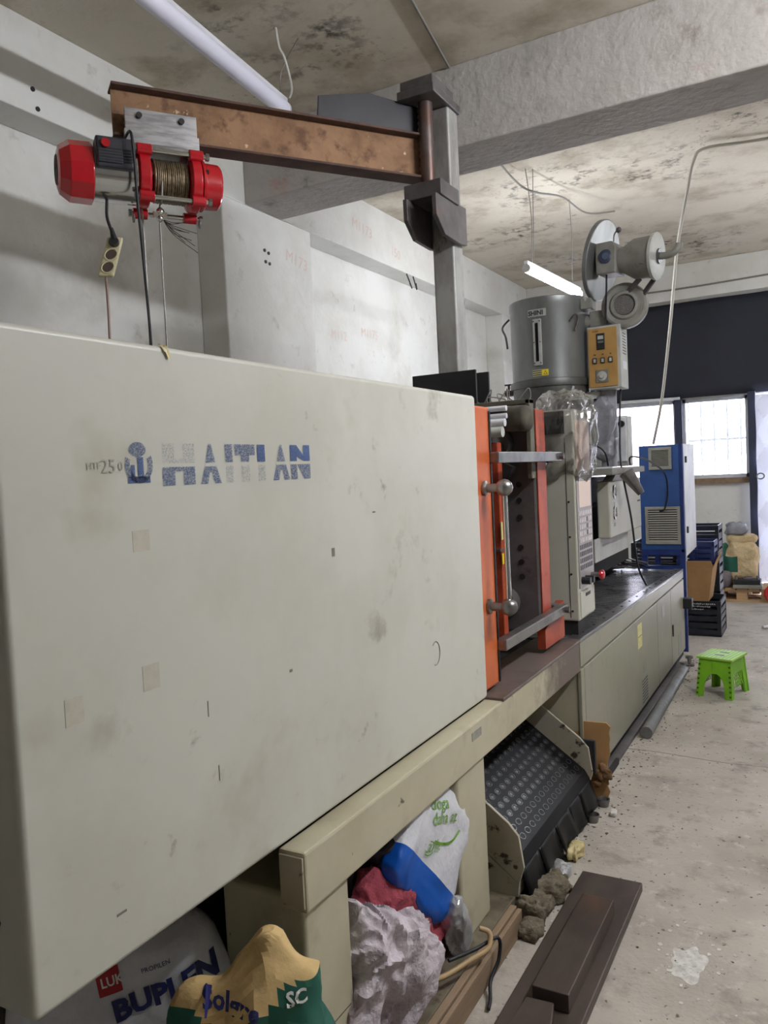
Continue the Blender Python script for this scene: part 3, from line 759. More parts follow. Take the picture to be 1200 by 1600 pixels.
MB().box(-0.968, -0.9667, 4.71, 4.88, 0.06, 0.215).build('vent_grille', M['label_grey'], d1)
for k in range(8): MB().box(-0.967, -0.9655, 4.72, 4.87, 0.07+k*0.018, 0.076+k*0.018).build('vent_slot', M['ink'], d1)
MB().box(-0.968, -0.9667, 5.40, 5.50, 0.45, 0.53).build('name_plate', M['lightgrey'], d2)
MB().box(-0.968, -0.9667, 6.02, 6.18, 0.06, 0.21).build('vent_grille', M['label_grey'], d3)
MB().box(-0.968, -0.960, 5.78, 5.80, 0.25, 0.33).build('door_latch', M['ink'], d3)
MB().box(-0.972, -0.905, 6.28, 6.36, 0.36, 0.44).build('isolator_switch', M['black'], IM, bevel=0.006)
MB().box(-2.2, -0.98, 3.46, 6.32, 0.0, 0.042).build('base_plinth', M['void'], IM)
MB().box(-0.975, -0.93, 3.50, 6.0, 0.0, 0.022).build('floor_strip', M['dark_steel'], IM, bevel=0.003)
# deck
dk = yprism(-2.25, -0.968, [(3.44, zd(3.44)-0.013), (6.34, zd(6.34)-0.013), (6.34, zd(6.34)), (3.44, zd(3.44))]).build('deck_plate', M['tread'], IM, bevel=0.002)
rb = MB()
for k in range(44):
    y = 3.50+k*0.062
    rb.prism([(-1.85, y, zd(y)), (-1.85, y+0.028, zd(y+0.028)), (-1.85, y+0.028, zd(y+0.028)+0.0035), (-1.85, y, zd(y)+0.0035)], (0.815, 0, 0))
rb.build('tread_ribs', M['tread'], dk)['kind'] = 'stuff'
yprism(-1.03, -0.968, [(3.44, zd(3.44)), (6.34, zd(6.34)), (6.34, zd(6.34)+0.006), (3.44, zd(3.44)+0.006)]).build('deck_edge_strip', M['steel'], dk, bevel=0.002)
for k in range(14):
    y = 3.6+k*0.2
    MB().cyl((-1.0, y, zd(y)+0.006), (-1.0, y, zd(y)+0.009), 0.007, n=8).build('screw', M['black'], dk)

# control box on its post
cb = MB()
cb.prism([(-1.135, 3.52, 0.785), (-0.99, 3.52, 0.785), (-0.99, 3.52, 1.75), (-1.130, 3.52, 1.75), (-1.130, 3.52, 1.60), (-1.100, 3.52, 1.54), (-1.135, 3.52, 1.46)], (0, 0.27, 0))
cbx = cb.build('control_box', M['cream_door'], IM, bevel=0.006)
MB().box(-1.11, -1.0, 3.53, 3.75, 0.70, 0.79).build('control_foot', M['void'], cbx)
MB().box(-1.128, -1.028, 3.512, 3.521, 1.64, 1.742).build('smoked_side_window', M['glass_dark'], cbx)
MB().box(-1.030, -1.0275, 3.5185, 3.521, 0.80, 1.62).build('seam', M['ink'], cbx)
for z in (0.83, 1.0, 1.17, 1.33): MB().cyl((-1.02, 3.521, z), (-1.02, 3.516, z), 0.005, n=8).build('screw', M['black'], cbx)
MB().box(-0.9905, -0.985, 3.535, 3.785, 0.93, 1.445).build('keypad_panel', M['key_panel'], cbx, bevel=0.002)
MB().box(-0.9855, -0.983, 3.56, 3.76, 1.30, 1.42).build('overlay_window', M['screen_pink'], cbx)
keys = MB(); kd = MB()
for r in range(9):
    for c in range(7):
        tgt = keys if (r < 5 and not (r in (1, 2, 3) and c == 4)) else kd
        y = 3.552+c*0.031; z = 1.262-r*0.031
        tgt.box(-0.9855, -0.982, y, y+0.020, z, z+0.021)
keys.build('key_rows', M['key'], cbx)['kind'] = 'stuff'; kd.build('key_rows', M['key_dark'], cbx)['kind'] = 'stuff'
for y in (3.57, 3.63): MB().cyl((-0.985, y, 0.965), (-0.945, y, 0.965), 0.017, n=14).build('selector_knob', M['black'], cbx, smooth=40)
es = MB().cyl((-0.985, 3.73, 0.972), (-0.945, 3.73, 0.972), 0.012, n=12); es.build('stop_stem', M['steel'], cbx, smooth=40)
MB().lathe((-0.945, 3.73, 0.972), (1, 0, 0), [(0, 0.019), (0.012, 0.024), (0.02, 0.020), (0.024, 0.008)], 16).build('stop_button', M['red'], cbx, smooth=40)
MB().box(-0.9905, -0.985, 3.54, 3.78, 0.795, 0.915).build('lower_flap', M['cream_door'], cbx, bevel=0.002)
MB().box(-0.9855, -0.9835, 3.62, 3.70, 0.885, 0.90).build('flap_slot', M['ink'], cbx)
MB().box(-0.9905, -0.985, 3.55, 3.78, 1.47, 1.70).build('monitor', M['screen_pink'], cbx, bevel=0.002)

# injection unit on the deck
iu = MB().box(-1.95, -1.32, 4.2, 6.1, 0.76, 1.22)
iu.box(-1.85, -1.40, 4.0, 5.9, 1.22, 1.40)
iu.build('injection_carriage', M['void'], IM, bevel=0.01)
MB().cyl((-1.6, 3.42, 1.20), (-1.6, 4.3, 1.20), 0.09, n=20).build('barrel', M['platen'], IM, smooth=40)
MB().box(-1.95, -1.25, 3.95, 4.05, 0.70, 1.32).build('carriage_plate', M['cream_old'], IM, bevel=0.005)
for x in (-1.28, -1.42): MB().cyl((x, 4.6, 0.70), (x, 4.6, 0.80), 0.02, n=8).build('carriage_post', M['steel'], IM)
bg = MB().prism([(-1.23, 4.84, 1.035), (-1.15, 4.84, 1.035), (-1.15, 4.84, 1.385), (-1.23, 4.84, 1.385)], (0, 0.92, 0))
bg = bg.build('barrel_guard', M['cream_door'], IM, bevel=0.012, seg=3, smooth=35)
MB().prism([(-1.15, 4.92, 1.385), (-1.15, 5.5, 1.385), (-1.15, 5.1, 1.45)], (-0.06, 0, 0)).build('guard_peak', M['cream_door'], bg)
MB().box(-1.225, -1.218, 4.72, 5.62, 0.90, 1.04).build('guard_skirt', M['lightgrey'], bg)
for z in (1.316, 1.187):
    MB().lathe((-1.15, 4.96, z), (1, 0, 0), [(0, 0.045), (0.008, 0.043), (0.010, 0.034), (0.004, 0.030)], 20).build('round_vent', M['chrome'], bg, smooth=35)
    MB().box(-1.15, -1.148, 4.945, 4.975, z-0.085, z-0.062).build('vent_tag', M['label_grey'], bg)
MB().box(-1.15, -1.147, 5.64, 5.72, 1.22, 1.23).build('guard_slot', M['ink'], bg)
tr = MB().box(-1.75, -1.09, 4.68, 5.62, 1.425, 1.465).build('top_tray', M['cast_grey'], IM, bevel=0.006)
MB().box(-1.75, -1.09, 4.68, 4.70, 1.465, 1.475).build('tray_lip', M['white_paint'], tr)
MB().cyl((-1.075, 4.97, 1.435), (-0.995, 5.0, 1.30), 0.048, 0.022, n=18).build('discharge_funnel', M['steel'], IM, smooth=40)
# terminal box with a white door on the tray
tb = MB().box(-1.50, -1.16, 5.45, 5.60, 1.47, 1.81).build('terminal_box', M['lightgrey'], IM, bevel=0.01, seg=3)
MB().box(-1.305, -1.165, 5.437, 5.45, 1.50, 1.80).build('terminal_box_door', M['white_paint'], tb, bevel=0.012)
for x in (-1.275, -1.195): MB().cyl((x, 5.437, 1.755), (x, 5.42, 1.755), 0.022, n=14).build('door_knob', M['black'], tb, smooth=40)
cbb = MB()
for k in range(7): cbb.bar((-1.40+k*0.018, 4.9, 1.50), (-1.345+k*0.018, 4.9, 1.60-0.004*k), 0.006, 0.006)
cbb.bar((-1.33, 4.9, 1.475), (-1.33, 4.9, 1.62), 0.012, 0.012)
cbb.build('cable_comb', M['black'], tr)
for i, (m, a) in enumerate(((M['cord_white'], 0.0), (M['cord_red'], 0.02), (M['cord_white'], 0.035), (M['cord_red'], 0.05))):
    MB().tube(spline([(-1.45+a, 4.80, 1.475), (-1.34, 4.74+a*0.5, 1.50+a*0.3), (-1.22-a*0.5, 4.78, 1.50), (-1.28, 4.95, 1.49), (-1.45, 4.95-a, 1.485)], 6), 0.006, 6).build('loose_cable', m, tr, smooth=60)
MB().tube(spline([(-1.42, 4.95, 1.60), (-1.28, 4.93, 1.62), (-1.2, 4.95, 1.57), (-1.19, 5.0, 1.48)], 6), 0.006, 6).build('loose_cable', M['cord_black'], tr, smooth=60)
# wires sprouting above the moulding space
for k in range(7):
    a = random.uniform(0, 6.28)
    MB().tube(spline([(-1.32+0.03*k, 3.2, 1.76), (-1.30+0.03*k+0.04*math.cos(a), 3.2, 1.82+0.02*math.sin(a)), (-1.27+0.03*k+0.05*math.cos(a+1), 3.22, 1.79), (-1.24+0.025*k, 3.2, 1.765)], 5), 0.0025, 5).build('stray_wire', M['cord_grey'], pl)

# rods and tubes lying on the far end of the deck
for k in range(9):
    x0 = -1.62+0.025*k; z0 = zd(6.2)+0.010+0.012*(k % 4)
    MB().tube(spline([(x0, 6.28, z0), (x0+0.06, 6.10, z0+0.07), (x0+0.16, 5.95+0.03*k, z0+0.04), (x0+0.25, 6.15, z0+0.02)], 5), 0.006+0.002*(k % 2), 6).build('loose_hose', (M['cord_black'], M['steel'], M['cord_black'])[k % 3], dk, smooth=60)
MB().box(-1.75, -1.45, 5.75, 6.25, 0.665, 0.96).build('hydraulic_valve_block', M['void'], IM, bevel=0.01)

# ================================================================== jib crane on top of the machine
JC = thing('jib_crane', (-1.46, 3.28, 1.742), 'welded steel jib crane with rusty I-beam arm on a square column', 'crane')
MB().box(-1.61, -1.30, 3.155, 3.42, 1.742, 1.757).build('base_plate', M['black_plate'], JC)
MB().box(-1.60, -1.297, 3.155, 3.170, 1.757, 1.925).build('base_side_plate', M['black_plate'], JC, bevel=0.002)
MB().box(-1.60, -1.333, 3.395, 3.410, 1.757, 1.940).build('base_side_plate', M['black_plate'], JC, bevel=0.002)
MB().box(-1.513, -1.408, 3.24, 3.345, 1.757, 3.09).build('column', M['tube_steel'], JC, bevel=0.012, seg=3, smooth=35)
MB().box(-1.575, -1.40, 3.08, 3.36, 3.088, 3.125).build('head_plate', M['dark_steel'], JC, bevel=0.004)
MB().box(-1.56, -1.405, 3.085, 3.30, 3.125, 3.163).build('head_cap', M['dark_steel'], JC, bevel=0.004)
MB().box(-1.546, -1.372, 3.05, 3.24, 2.650, 2.716).build('collar_block', M['dark_steel'], JC, bevel=0.004)
for x in (-1.538, -1.402):
    MB().prism([(x, 3.02, 2.650), (x, 3.335, 2.665), (x, 3.335, 2.500), (x, 3.26, 2.490), (x, 3.10, 2.495), (x, 3.02, 2.56)], (0.020, 0, 0)).build('gusset', M['dark_steel'], JC, bevel=0.003)
PV = Vector((-1.482, 3.165, 0))
MB().cyl((PV.x, PV.y, 2.716), (PV.x, PV.y, 3.088), 0.032, n=20).build('pivot_tube', mat('pivot_steel', (104, 98, 96), (96, 74, 68), s=5, rough=0.38, metal=0.6), JC, smooth=40)
AA = Vector((-1.520, 3.190, 0)); AU = Vector((-0.5636, -0.8261, 0)); AN = Vector((0.8261, -0.5636, 0))
def ap(s, o, z): v = AA + AU*s + AN*o; return Vector((v.x, v.y, z))
def abox(s0, s1, o0, o1, z0, z1, mb=None):
    mb = mb or MB()
    return mb.prism([ap(s0, o0, z0), ap(s1, o0, z0), ap(s1, o1, z0), ap(s0, o1, z0)], (0, 0, z1-z0))
ar = MB()
abox(0.0, 1.300, -0.005, 0.005, 2.778, 2.952, ar)
ar.build('arm_web', M['rust'], JC)
abox(-0.005, 1.303, -0.045, 0.045, 2.950, 2.960).build('arm_flange', M['rust_dark'], JC, bevel=0.002)
abox(-0.005, 1.303, -0.045, 0.045, 2.770, 2.780).build('arm_flange', M['rust_dark'], JC, bevel=0.002)
MB().prism([ap(0.012, -0.006, 2.96), ap(0.488, -0.006, 2.96), ap(0.478, -0.006, 3.062), ap(0.25, -0.006, 3.108), ap(0.012, -0.006, 3.085)], AN*0.012).build('stiffener_plate', M['black_plate'], JC, bevel=0.001)
wl = MB().tube([ap(0.012+0.003*math.sin(k*1.7), 0.012, 2.785+k*0.0075) for k in range(40)], 0.0065, 6)
wl.build('weld_bead', M['weld'], JC, smooth=60)

# ================================================================== hoist under the arm
HO = thing('electric_hoist', ap(1.2, 0.03, 2.50), 'red electric wire rope hoist hanging under the end of the rusty arm', 'hoist')
HZ = 2.622; HOFF = 0.035
def hax(s, z=HZ, o=HOFF): return ap(s, o, z)
br = MB(); abox(1.005, 1.265, 0.046, 0.060, 2.752, 2.868, br); abox(1.000, 1.270, 0.046, 0.066, 2.742, 2.790, br)
brk = br.build('bracket_plate', M['alu'], HO, bevel=0.002)
abox(1.005, 1.265, -0.060, -0.046, 2.742, 2.868).build('bracket_plate', M['alu'], HO, bevel=0.002)
abox(1.002, 1.268, -0.070, 0.066, 2.730, 2.744).build('bracket_base', M['steel'], HO, bevel=0.002)
for s in (1.215, 1.062):
    MB().cyl(ap(s, 0.058, 2.842), ap(s, 0.070, 2.842), 0.011, n=10).build('bolt', M['black'], HO, smooth=40)
for s in (1.225, 1.035):
    abox(s-0.018, s+0.018, 0.02, 0.07, 2.700, 2.732).build('hanger_lug', M['black'], HO, bevel=0.003)
# fan cowl, octagonal
MB().lathe(hax(1.505), -AU, [(0, 0.062), (0.006, 0.080), (0.040, 0.104), (0.118, 0.106)], 10).build('motor_cowl', M['red'], HO, bevel=0.006, smooth=20)
MB().lathe(hax(1.5065), -AU, [(0, 0.052), (0.004, 0.052)], 20).build('cowl_grille', mat('grille_red', (140, 60, 62), rough=0.6), HO)
for k in range(5):
    r = 0.012+k*0.009
    MB().tube([hax(1.507) + Vector((0, 0, 1))*r*math.sin(a*math.pi/8) + AN*r*math.cos(a*math.pi/8) for a in range(16)], 0.002, 5, closed=True).build('grille_ring', M['black'], HO)
MB().lathe(hax(1.390), -AU, [(0, 0.093), (0.15, 0.093)], 28).build('motor_body', M['chrome'], HO, smooth=40)
cbm = MB(); abox(1.255, 1.384, 0.075, 0.150, 2.612, 2.718, cbm)
cbx2 = cbm.build('switch_box', M['box_grey'], HO, bevel=0.008, seg=2)
abox(1.295, 1.378, 0.150, 0.156, 2.625, 2.710).build('switch_box_lid', M['box_grey'], HO, bevel=0.003)
for k in range(5):
    abox(1.26, 1.375, 0.1555, 0.158, 2.632+k*0.010, 2.635+k*0.010).build('lid_rib', M['black'], cbx2)
MB().cyl(ap(1.352, 0.155, 2.688), ap(1.352, 0.166, 2.688), 0.015, n=16).build('push_button', M['red'], cbx2, smooth=40)
def flange(s0, s1):
    f = MB().lathe(hax(s1), -AU, [(0, 0.088), (0.006, 0.100), (s1-s0-0.006, 0.100), (s1-s0, 0.086)], 24)
    for (o, z) in ((0.075, 0.082), (0.080, -0.085), (-0.075, -0.100), (-0.075, 0.085)):
        f.cyl(hax(s0-0.003, HZ+z, HOFF+o), hax(s1+0.003, HZ+z, HOFF+o), 0.020, n=12)
    f.build('drum_flange', M['red'], HO, bevel=0.003, smooth=30)
flange(1.190, 1.238); flange(1.005, 1.050)
for (o, z) in ((0.075, 0.082), (0.080, -0.085), (-0.075, -0.100), (-0.075, 0.085)):
    MB().cyl(hax(0.985, HZ+z, HOFF+o), hax(1.250, HZ+z, HOFF+o), 0.0085, n=10).build('tie_rod', M['chrome'], HO, smooth=40)
    for s in (0.985, 1.250): MB().cyl(hax(s-0.006, HZ+z, HOFF+o), hax(s+0.006, HZ+z, HOFF+o), 0.014, n=6).build('nut', M['steel'], HO)
MB().lathe(hax(1.19), -AU, [(0, 0.052), (0.14, 0.052)], 20).build('drum', M['void'], HO, smooth=40)
def coil(rad, ph, seed):
    pts = []
    n = 17*12
    for k in range(n+1):
        a = 2*math.pi*k/12 + ph; s = 1.182 - 0.125*k/n + 0.004*noise.noise(Vector((k*0.11, seed, 0)))
        r = rad + 0.004*noise.noise(Vector((k*0.23, seed, 5)))
        pts.append(hax(s) + Vector((0, 0, 1))*r*math.sin(a) + AN*r*math.cos(a))
    return MB().tube(pts, 0.0045, 6)
coil(0.063, 0, 1).build('rope_coil', M['rope'], HO, smooth=60)
coil(0.073, 1.3, 2).build('rope_coil', M['rope'], HO, smooth=60)
MB().lathe(hax(1.004), -AU, [(0, 0.092), (0.012, 0.092), (0.016, 0.084), (0.068, 0.082), (0.076, 0.074)], 28).build('gear_housing', M['red'], HO, bevel=0.002, smooth=30)
for a in (0.3, 2.4, 4.1): MB().cyl(hax(0.994) + Vector((0, 0, 0.088*math.sin(a))) + AN*0.088*math.cos(a), hax(0.985) + Vector((0, 0, 0.088*math.sin(a))) + AN*0.088*math.cos(a), 0.008, n=8).build('bolt', M['black'], HO)
# falling rope, clip and frayed end
e1 = hax(1.165, 1.747, 0.06); e2 = hax(1.222, 1.747, 0.04)
MB().tube(spline([hax(1.155, HZ-0.02, HOFF+0.07), hax(1.157, HZ-0.09, HOFF+0.05), hax(1.160, 2.49, 0.05), hax(1.163, 2.1, 0.055), e1], 5), 0.0040, 6).build('fall_rope', M['wire'], HO, smooth=60)
MB().tube(spline([hax(1.215, HZ-0.09, 0.0), hax(1.216, 2.4, 0.02), e2], 5), 0.0040, 6).build('fall_rope', M['wire'], HO, smooth=60)
cl = MB(); cl.sph(hax(1.158, 2.505, 0.055), 0.016, 10).sph(hax(1.160, 2.480, 0.055), 0.014, 10); cl.bar(hax(1.135, 2.492, 0.06), hax(1.185, 2.492, 0.06), 0.008, 0.02)
cl.build('rope_clip', M['chrome'], HO, smooth=50)
fy = MB()
for k in range(9):
    t = k/8
    fy.tube(spline([hax(1.150, 2.478, 0.055), hax(1.115, 2.470-0.006*k, 0.055+0.01*t), hax(1.07-0.02*(k % 3), 2.475-0.012*k+0.02*math.sin(k*2.1), 0.05+0.02*math.sin(k))], 4), 0.0012, 4)
fy.build('frayed_strands', M['void'], HO)
for s in (1.245, 1.0): 
    MB().tube([hax(s, HZ-0.132+0.013*math.sin(a*math.pi/6), -0.0+0.010*math.cos(a*math.pi/6)) for a in range(12)], 0.004, 5, closed=True).build('eye_bolt', M['steel'], HO)

# power cords and the hanging socket strip
MB().tube(spline([ap(1.275, 0.10, 2.74), ap(1.268, 0.175, 2.73), ap(1.262, 0.18, 2.64), ap(1.258, 0.17, 2.5), ap(1.245, 0.14, 2.3), ap(1.23, 0.1, 2.05), ap(1.222, 0.07, 1.748)], 7), 0.0052, 7).build('power_cord', M['cord_black'], smooth=60,
    label='black power cord draped over the red hoist and hanging behind the cover', cat='cord')
SS = thing('socket_strip', ap(1.342, 0.04, 2.258), 'yellowed three-way socket strip hanging below the red hoist', 'socket strip')
fx = Vector((0.735, -0.678, 0)); sx = Vector((0.678, 0.735, 0))    # its face looks towards the aisle
so = ap(1.342, 0.04, 0)
tl = 0.30
def sp(x, f, z): return Vector((so.x, so.y, 0)) + sx*(x + tl*(z-2.33)) + fx*f + Vector((0, 0, z))
MB().prism([sp(-0.028, -0.014, 2.258), sp(0.028, -0.014, 2.258), sp(0.028, 0.014, 2.258), sp(-0.028, 0.014, 2.258)], sp(0, 0, 2.40)-sp(0, 0, 2.258)).build('strip_body', M['socket'], SS, bevel=0.008, seg=3, smooth=35)
for z in (2.290, 2.335):
    MB().cyl(sp(0, 0.012, z), sp(0, 0.0155, z), 0.020, n=18).build('socket_outlet', M['socket_dark'], SS)
    MB().tube([sp(0.021*math.cos(a*math.pi/8), 0.0155, z+0.021*math.sin(a*math.pi/8)) for a in range(16)], 0.003, 5, closed=True).build('socket_rim', M['socket'], SS)
pg = MB(); pg.cyl(sp(0, 0.013, 2.380), sp(0, 0.038, 2.380), 0.019, 0.015, n=14); pg.cyl(sp(0, 0.03, 2.384), sp(-0.02, 0.03, 2.425), 0.012, 0.006, n=10)
pg.build('plug', M['cord_black'], SS, smooth=40)
MB().tube(spline([sp(-0.02, 0.03, 2.42), ap(1.347, 0.05, 2.47), ap(1.343, 0.045, 2.53)], 4), 0.006, 6).build('plug_cord', M['cord_black'], SS, smooth=60)
MB().tube(spline([sp(0, 0, 2.26), ap(1.362, 0.04, 2.1), ap(1.372, 0.05, 1.747)], 5), 0.005, 6).build('strip_cord', M['cord_pink'], SS, smooth=60)

# ================================================================== hopper dryer
HD = thing('hopper_dryer', (-1.565, 5.1, 1.46), 'round grey steel hopper dryer with sight glass on the injection unit', 'hopper')
HC = (-1.565, 5.1, 0)
hb = MB().lathe((HC[0], HC[1], 0), (0, 0, 1), [(2.045, 0.247), (2.50, 0.250), (2.515, 0.256), (2.555, 0.256), (2.56, 0.250)], 48)
hbvh = hb.bvh()
HB = hb.build('hopper_barrel', M['hopper'], HD, smooth=35)
MB().lathe(HC, (0, 0, 1), [(2.000, 0.262), (2.020, 0.266), (2.045, 0.262), (2.05, 0.25)], 48).build('clamp_flange', M['hopper_dark'], HD, smooth=30)
MB().lathe(HC, (0, 0, 1), [(1.60, 0.10), (1.78, 0.14), (1.86, 0.20), (1.95, 0.246), (2.000, 0.250)], 40).build('hopper_cone', M['hopper_dark'], HD, smooth=40)
MB().lathe(HC, (0, 0, 1), [(1.465, 0.13), (1.49, 0.13), (1.49, 0.10), (1.60, 0.10)], 28).build('hopper_throat', M['dark_steel'], HD, smooth=30)
MB().box(-1.592, -1.538, 4.838, 4.856, 2.13, 2.42).build('sight_glass_frame', M['lightgrey'], HD, bevel=0.004)
MB().box(-1.575, -1.556, 4.834, 4.840, 2.155, 2.395).build('sight_glass', M['glass_dark'], HD, bevel=0.003)
for x in (-1.585, -1.545):
    for z in (2.145, 2.275, 2.405): MB().cyl((x, 4.838, z), (x, 4.834, z), 0.004, n=6).build('screw', M['black'], HD)
rect_decal('maker_plate', 0.118, 0.045, (-1.625, 4.85, 2.437), (1, 0.0, 0), (0, 0, 1), M['lightgrey'], HD, hbvh, 8, 2)
lettering('lettering', 'SHINI', 0.040, (-1.622, 4.85, 2.446), (1, 0.0, 0), (0, 0, 1), M['ink'], HD, hbvh, offset=0.0014, lift=0.0025)
rect_decal('warning_label', 0.060, 0.038, (-1.607, 4.85, 2.066), (1, 0, 0), (0, 0, 1), M['yellow_pale'], HD, hbvh, 6, 2)
rect_decal('warning_label', 0.040, 0.038, (-1.545, 4.85, 2.066), (1, 0, 0), (0, 0, 1), M['yellow'], HD, hbvh, 6, 2)
for k in range(3): rect_decal('label_print', 0.058, 0.006, (-1.606, 4.85, 2.070+k*0.012), (1, 0, 0), (0, 0, 1), M['ink'], HD, hbvh, 6, 1, lift=0.002)
decal('label_print', [(0.008, 0.006), (0.034, 0.006), (0.021, 0.032)], [(0, 1, 2)], (-1.545, 4.85, 2.066), (1, 0, 0), (0, 0, 1), M['ink'], HD, hbvh, lift=0.002)
decal('label_print', [(0.013, 0.009), (0.029, 0.009), (0.021, 0.025)], [(0, 1, 2)], (-1.545, 4.85, 2.066), (1, 0, 0), (0, 0, 1), M['yellow'], HD, hbvh, lift=0.003)
kn = MB().cyl((-1.845, 5.06, 1.985), (-1.845, 5.06, 2.05), 0.008, n=8); kn.box(-1.87, -1.82, 5.05, 5.07, 2.045, 2.055); kn.box(-1.865, -1.80, 5.03, 5.09, 1.975, 2.01)
kn.build('clamp_knob', M['dark_steel'], HD)
MB().tube(spline([(-1.80, 5.0, 2.47), (-1.85, 5.0, 2.42), (-1.83, 5.0, 2.36), (-1.82, 5.0, 2.28)], 5), 0.007, 6).build('lid_latch', M['dark_steel'], HD, smooth=60)
MB().tube(spline([(-1.375, 4.92, 2.39), (-1.345, 4.93, 2.43), (-1.335, 4.95, 2.40), (-1.35, 4.93, 2.33)], 5), 0.007, 6).build('side_handle', M['dark_steel'], HD, smooth=60)
# lid swung up on its hinge
LN = Vector((0.96, -0.15, -0.22)).normalized(); LC = Vector((-1.205, 5.07, 2.765))
MB().lathe(LC - LN*0.016, LN, [(0, 0.236), (0.003, 0.245), (0.026, 0.245), (0.030, 0.240)], 48).build('lid', M['hopper'], HD, smooth=35)
MB().cyl((-1.30, 5.0, 2.53), (-1.28, 5.14, 2.53), 0.014, n=10).build('hinge', M['chrome'], HD)
MB().box(-1.33, -1.26, 5.0, 5.12, 2.47, 2.535).build('hinge_block', M['cast_grey'], HD, bevel=0.004)
# blower in front of the lid
bl = MB().lathe((-1.075, 5.12, 2.462), (0.12, -1, 0.02), [(0, 0.125), (0.02, 0.138), (0.075, 0.140), (0.088, 0.132), (0.094, 0.118), (0.088, 0.092), (0.104, 0.082), (0.106, 0.066), (0.080, 0.058)], 40)
BL = bl.build('blower_casing', M['cast_grey'], HD, smooth=28)
MB().lathe((-1.067, 5.035, 2.464), (0.12, -1, 0.02), [(0, 0.060), (0.006, 0.058)], 28).build('blower_inlet_mesh', mat('inlet_mesh', (112, 108, 104), (84, 80, 76), s=160, rough=0.7), HD)
MB().box(-1.29, -1.10, 5.06, 5.16, 2.36, 2.46).build('blower_outlet', M['cast_grey'], HD, bevel=0.006)
MB().cyl((-1.35, 5.11, 2.40), (-1.25, 5.11, 2.40), 0.05, n=16).build('air_duct', M['cast_grey'], HD, smooth=40)
# control box with ochre face
MB().box(-1.297, -1.090, 5.010, 5.20, 1.962, 2.352).build('control_box', M['lightgrey'], HD, bevel=0.005)
MB().box(-1.288, -1.112, 5.002, 5.011, 1.975, 2.338).build('control_face', M['panel_yellow'], HD, bevel=0.001)
MB().box(-1.234, -1.184, 4.994, 5.003, 2.205, 2.305).build('temperature_display', M['black'], HD, bevel=0.003)
MB().box(-1.226, -1.192, 4.992, 4.995, 2.268, 2.290).build('display_window', M['lightgrey'], HD)
MB().box(-1.226, -1.192, 4.992, 4.995, 2.245, 2.258).build('display_window', M['key_dark'], HD)
for x in (-1.262, -1.213, -1.165):
    MB().box(x, x+0.026, 4.992, 5.003, 2.120, 2.155).build('rocker_switch', M['black'], HD, bevel=0.003)
    MB().box(x+0.006, x+0.020, 4.990, 4.993, 2.126, 2.148).build('switch_rocker', M['lightgrey'], HD)
    MB().box(x+0.008, x+0.018, 5.000, 5.003, 2.172, 2.178).build('switch_caption', M['ink'], HD)
MB().box(-1.247, -1.168, 4.996, 5.003, 2.000, 2.080).build('dial_plate', M['ink_grey'], HD, bevel=0.004)
MB().lathe((-1.207, 4.998, 2.040), (0, -1, 0), [(0, 0.030), (0.006, 0.030), (0.008, 0.016), (0.018, 0.014)], 20).build('timer_dial', M['lightgrey'], HD, smooth=35)
lettering('lettering', 'SHINI', 0.016, (-1.262, 5.002, 2.315), (1, 0, 0), (0, 0, 1), M['ink'], HD, lift=0.0012)
for k in range(8): MB().box(-1.0905, -1.0885, 5.06, 5.15, 2.30-k*0.018, 2.305-k*0.018).build('side_slot', M['ink'], HD)
MB().box(-1.0905, -1.0885, 5.05, 5.16, 2.08, 2.13).build('side_label', M['white_paint'], HD)
# duct below the box wrapped in foil, with a flange
MB().lathe((-1.22, 5.16, 1.47), (0, 0, 1), [(0, 0.05), (0.1, 0.052), (0.2, 0.065), (0.30, 0.058), (0.40, 0.060), (0.495, 0.060)], 20).build('hot_air_duct', M['foil_grey'], HD, smooth=60)
MB().lathe((-1.33, 5.16, 1.925), (0, 0, 1), [(0, 0.10), (0.03, 0.10)], 24).build('duct_flange', M['lightgrey'], HD, smooth=35)
MB().bar((-1.37, 4.93, 1.99), (-1.42, 4.93, 1.80), 0.012, 0.012).build('brace', M['white_paint'], HD)
wr = sack_mb((-1.235, 5.14, 1.53), (0.062, 0.06, 0.19), seed=9, amp=0.030, freq=11, n=60, m=50, flat=False)
wr.build('foil_wrap', M['foil_grey'], HD, smooth=40)

# ================================================================== vacuum loader on the raised lid
VL = thing('hopper_loader', (-1.0, 5.0, 2.55), 'grey vacuum loader with tapered motor housing bolted to the raised hopper lid', 'loader')
LA = Vector((0.985, -0.16, -0.09)).normalized()
L0 = Vector((-1.17, 5.0, 2.745))
MB().prism([(-1.205, 4.915, 2.650), (-1.080, 4.900, 2.640), (-1.075, 4.900, 2.800), (-1.100, 4.905, 2.835), (-1.205, 4.915, 2.835)], (0.02, 0.16, 0)).build('junction_box', M['cast_grey'], VL, bevel=0.01, seg=2)
MB().lathe((-1.140, 4.914, 2.745), (0.1, -1, 0), [(0, 0.042), (0.010, 0.042), (0.016, 0.032)], 22).build('dial', mat('dial_blue', (52, 60, 80), rough=0.4), VL, smooth=35)
MB().lathe((-1.140, 4.899, 2.745), (0.1, -1, 0), [(0, 0.022), (0.006, 0.020)], 18).build('dial_centre', mat('dial_blue_light', (76, 86, 108), rough=0.4), VL)
MB().lathe(Vector((-1.075, 4.985, 2.725)), LA, [(0, 0.075), (0.03, 0.078), (0.10, 0.118), (0.20, 0.124), (0.215, 0.132)], 32).build('motor_housing', M['cast_grey'], VL, smooth=35)
MB().lathe(Vector((-1.075, 4.985, 2.725)) + LA*0.215, LA, [(0, 0.136), (0.018, 0.138), (0.024, 0.120)], 36).build('end_cap', M['lightgrey'], VL, smooth=35)
ec = Vector((-1.075, 4.985, 2.725)) + LA*0.239
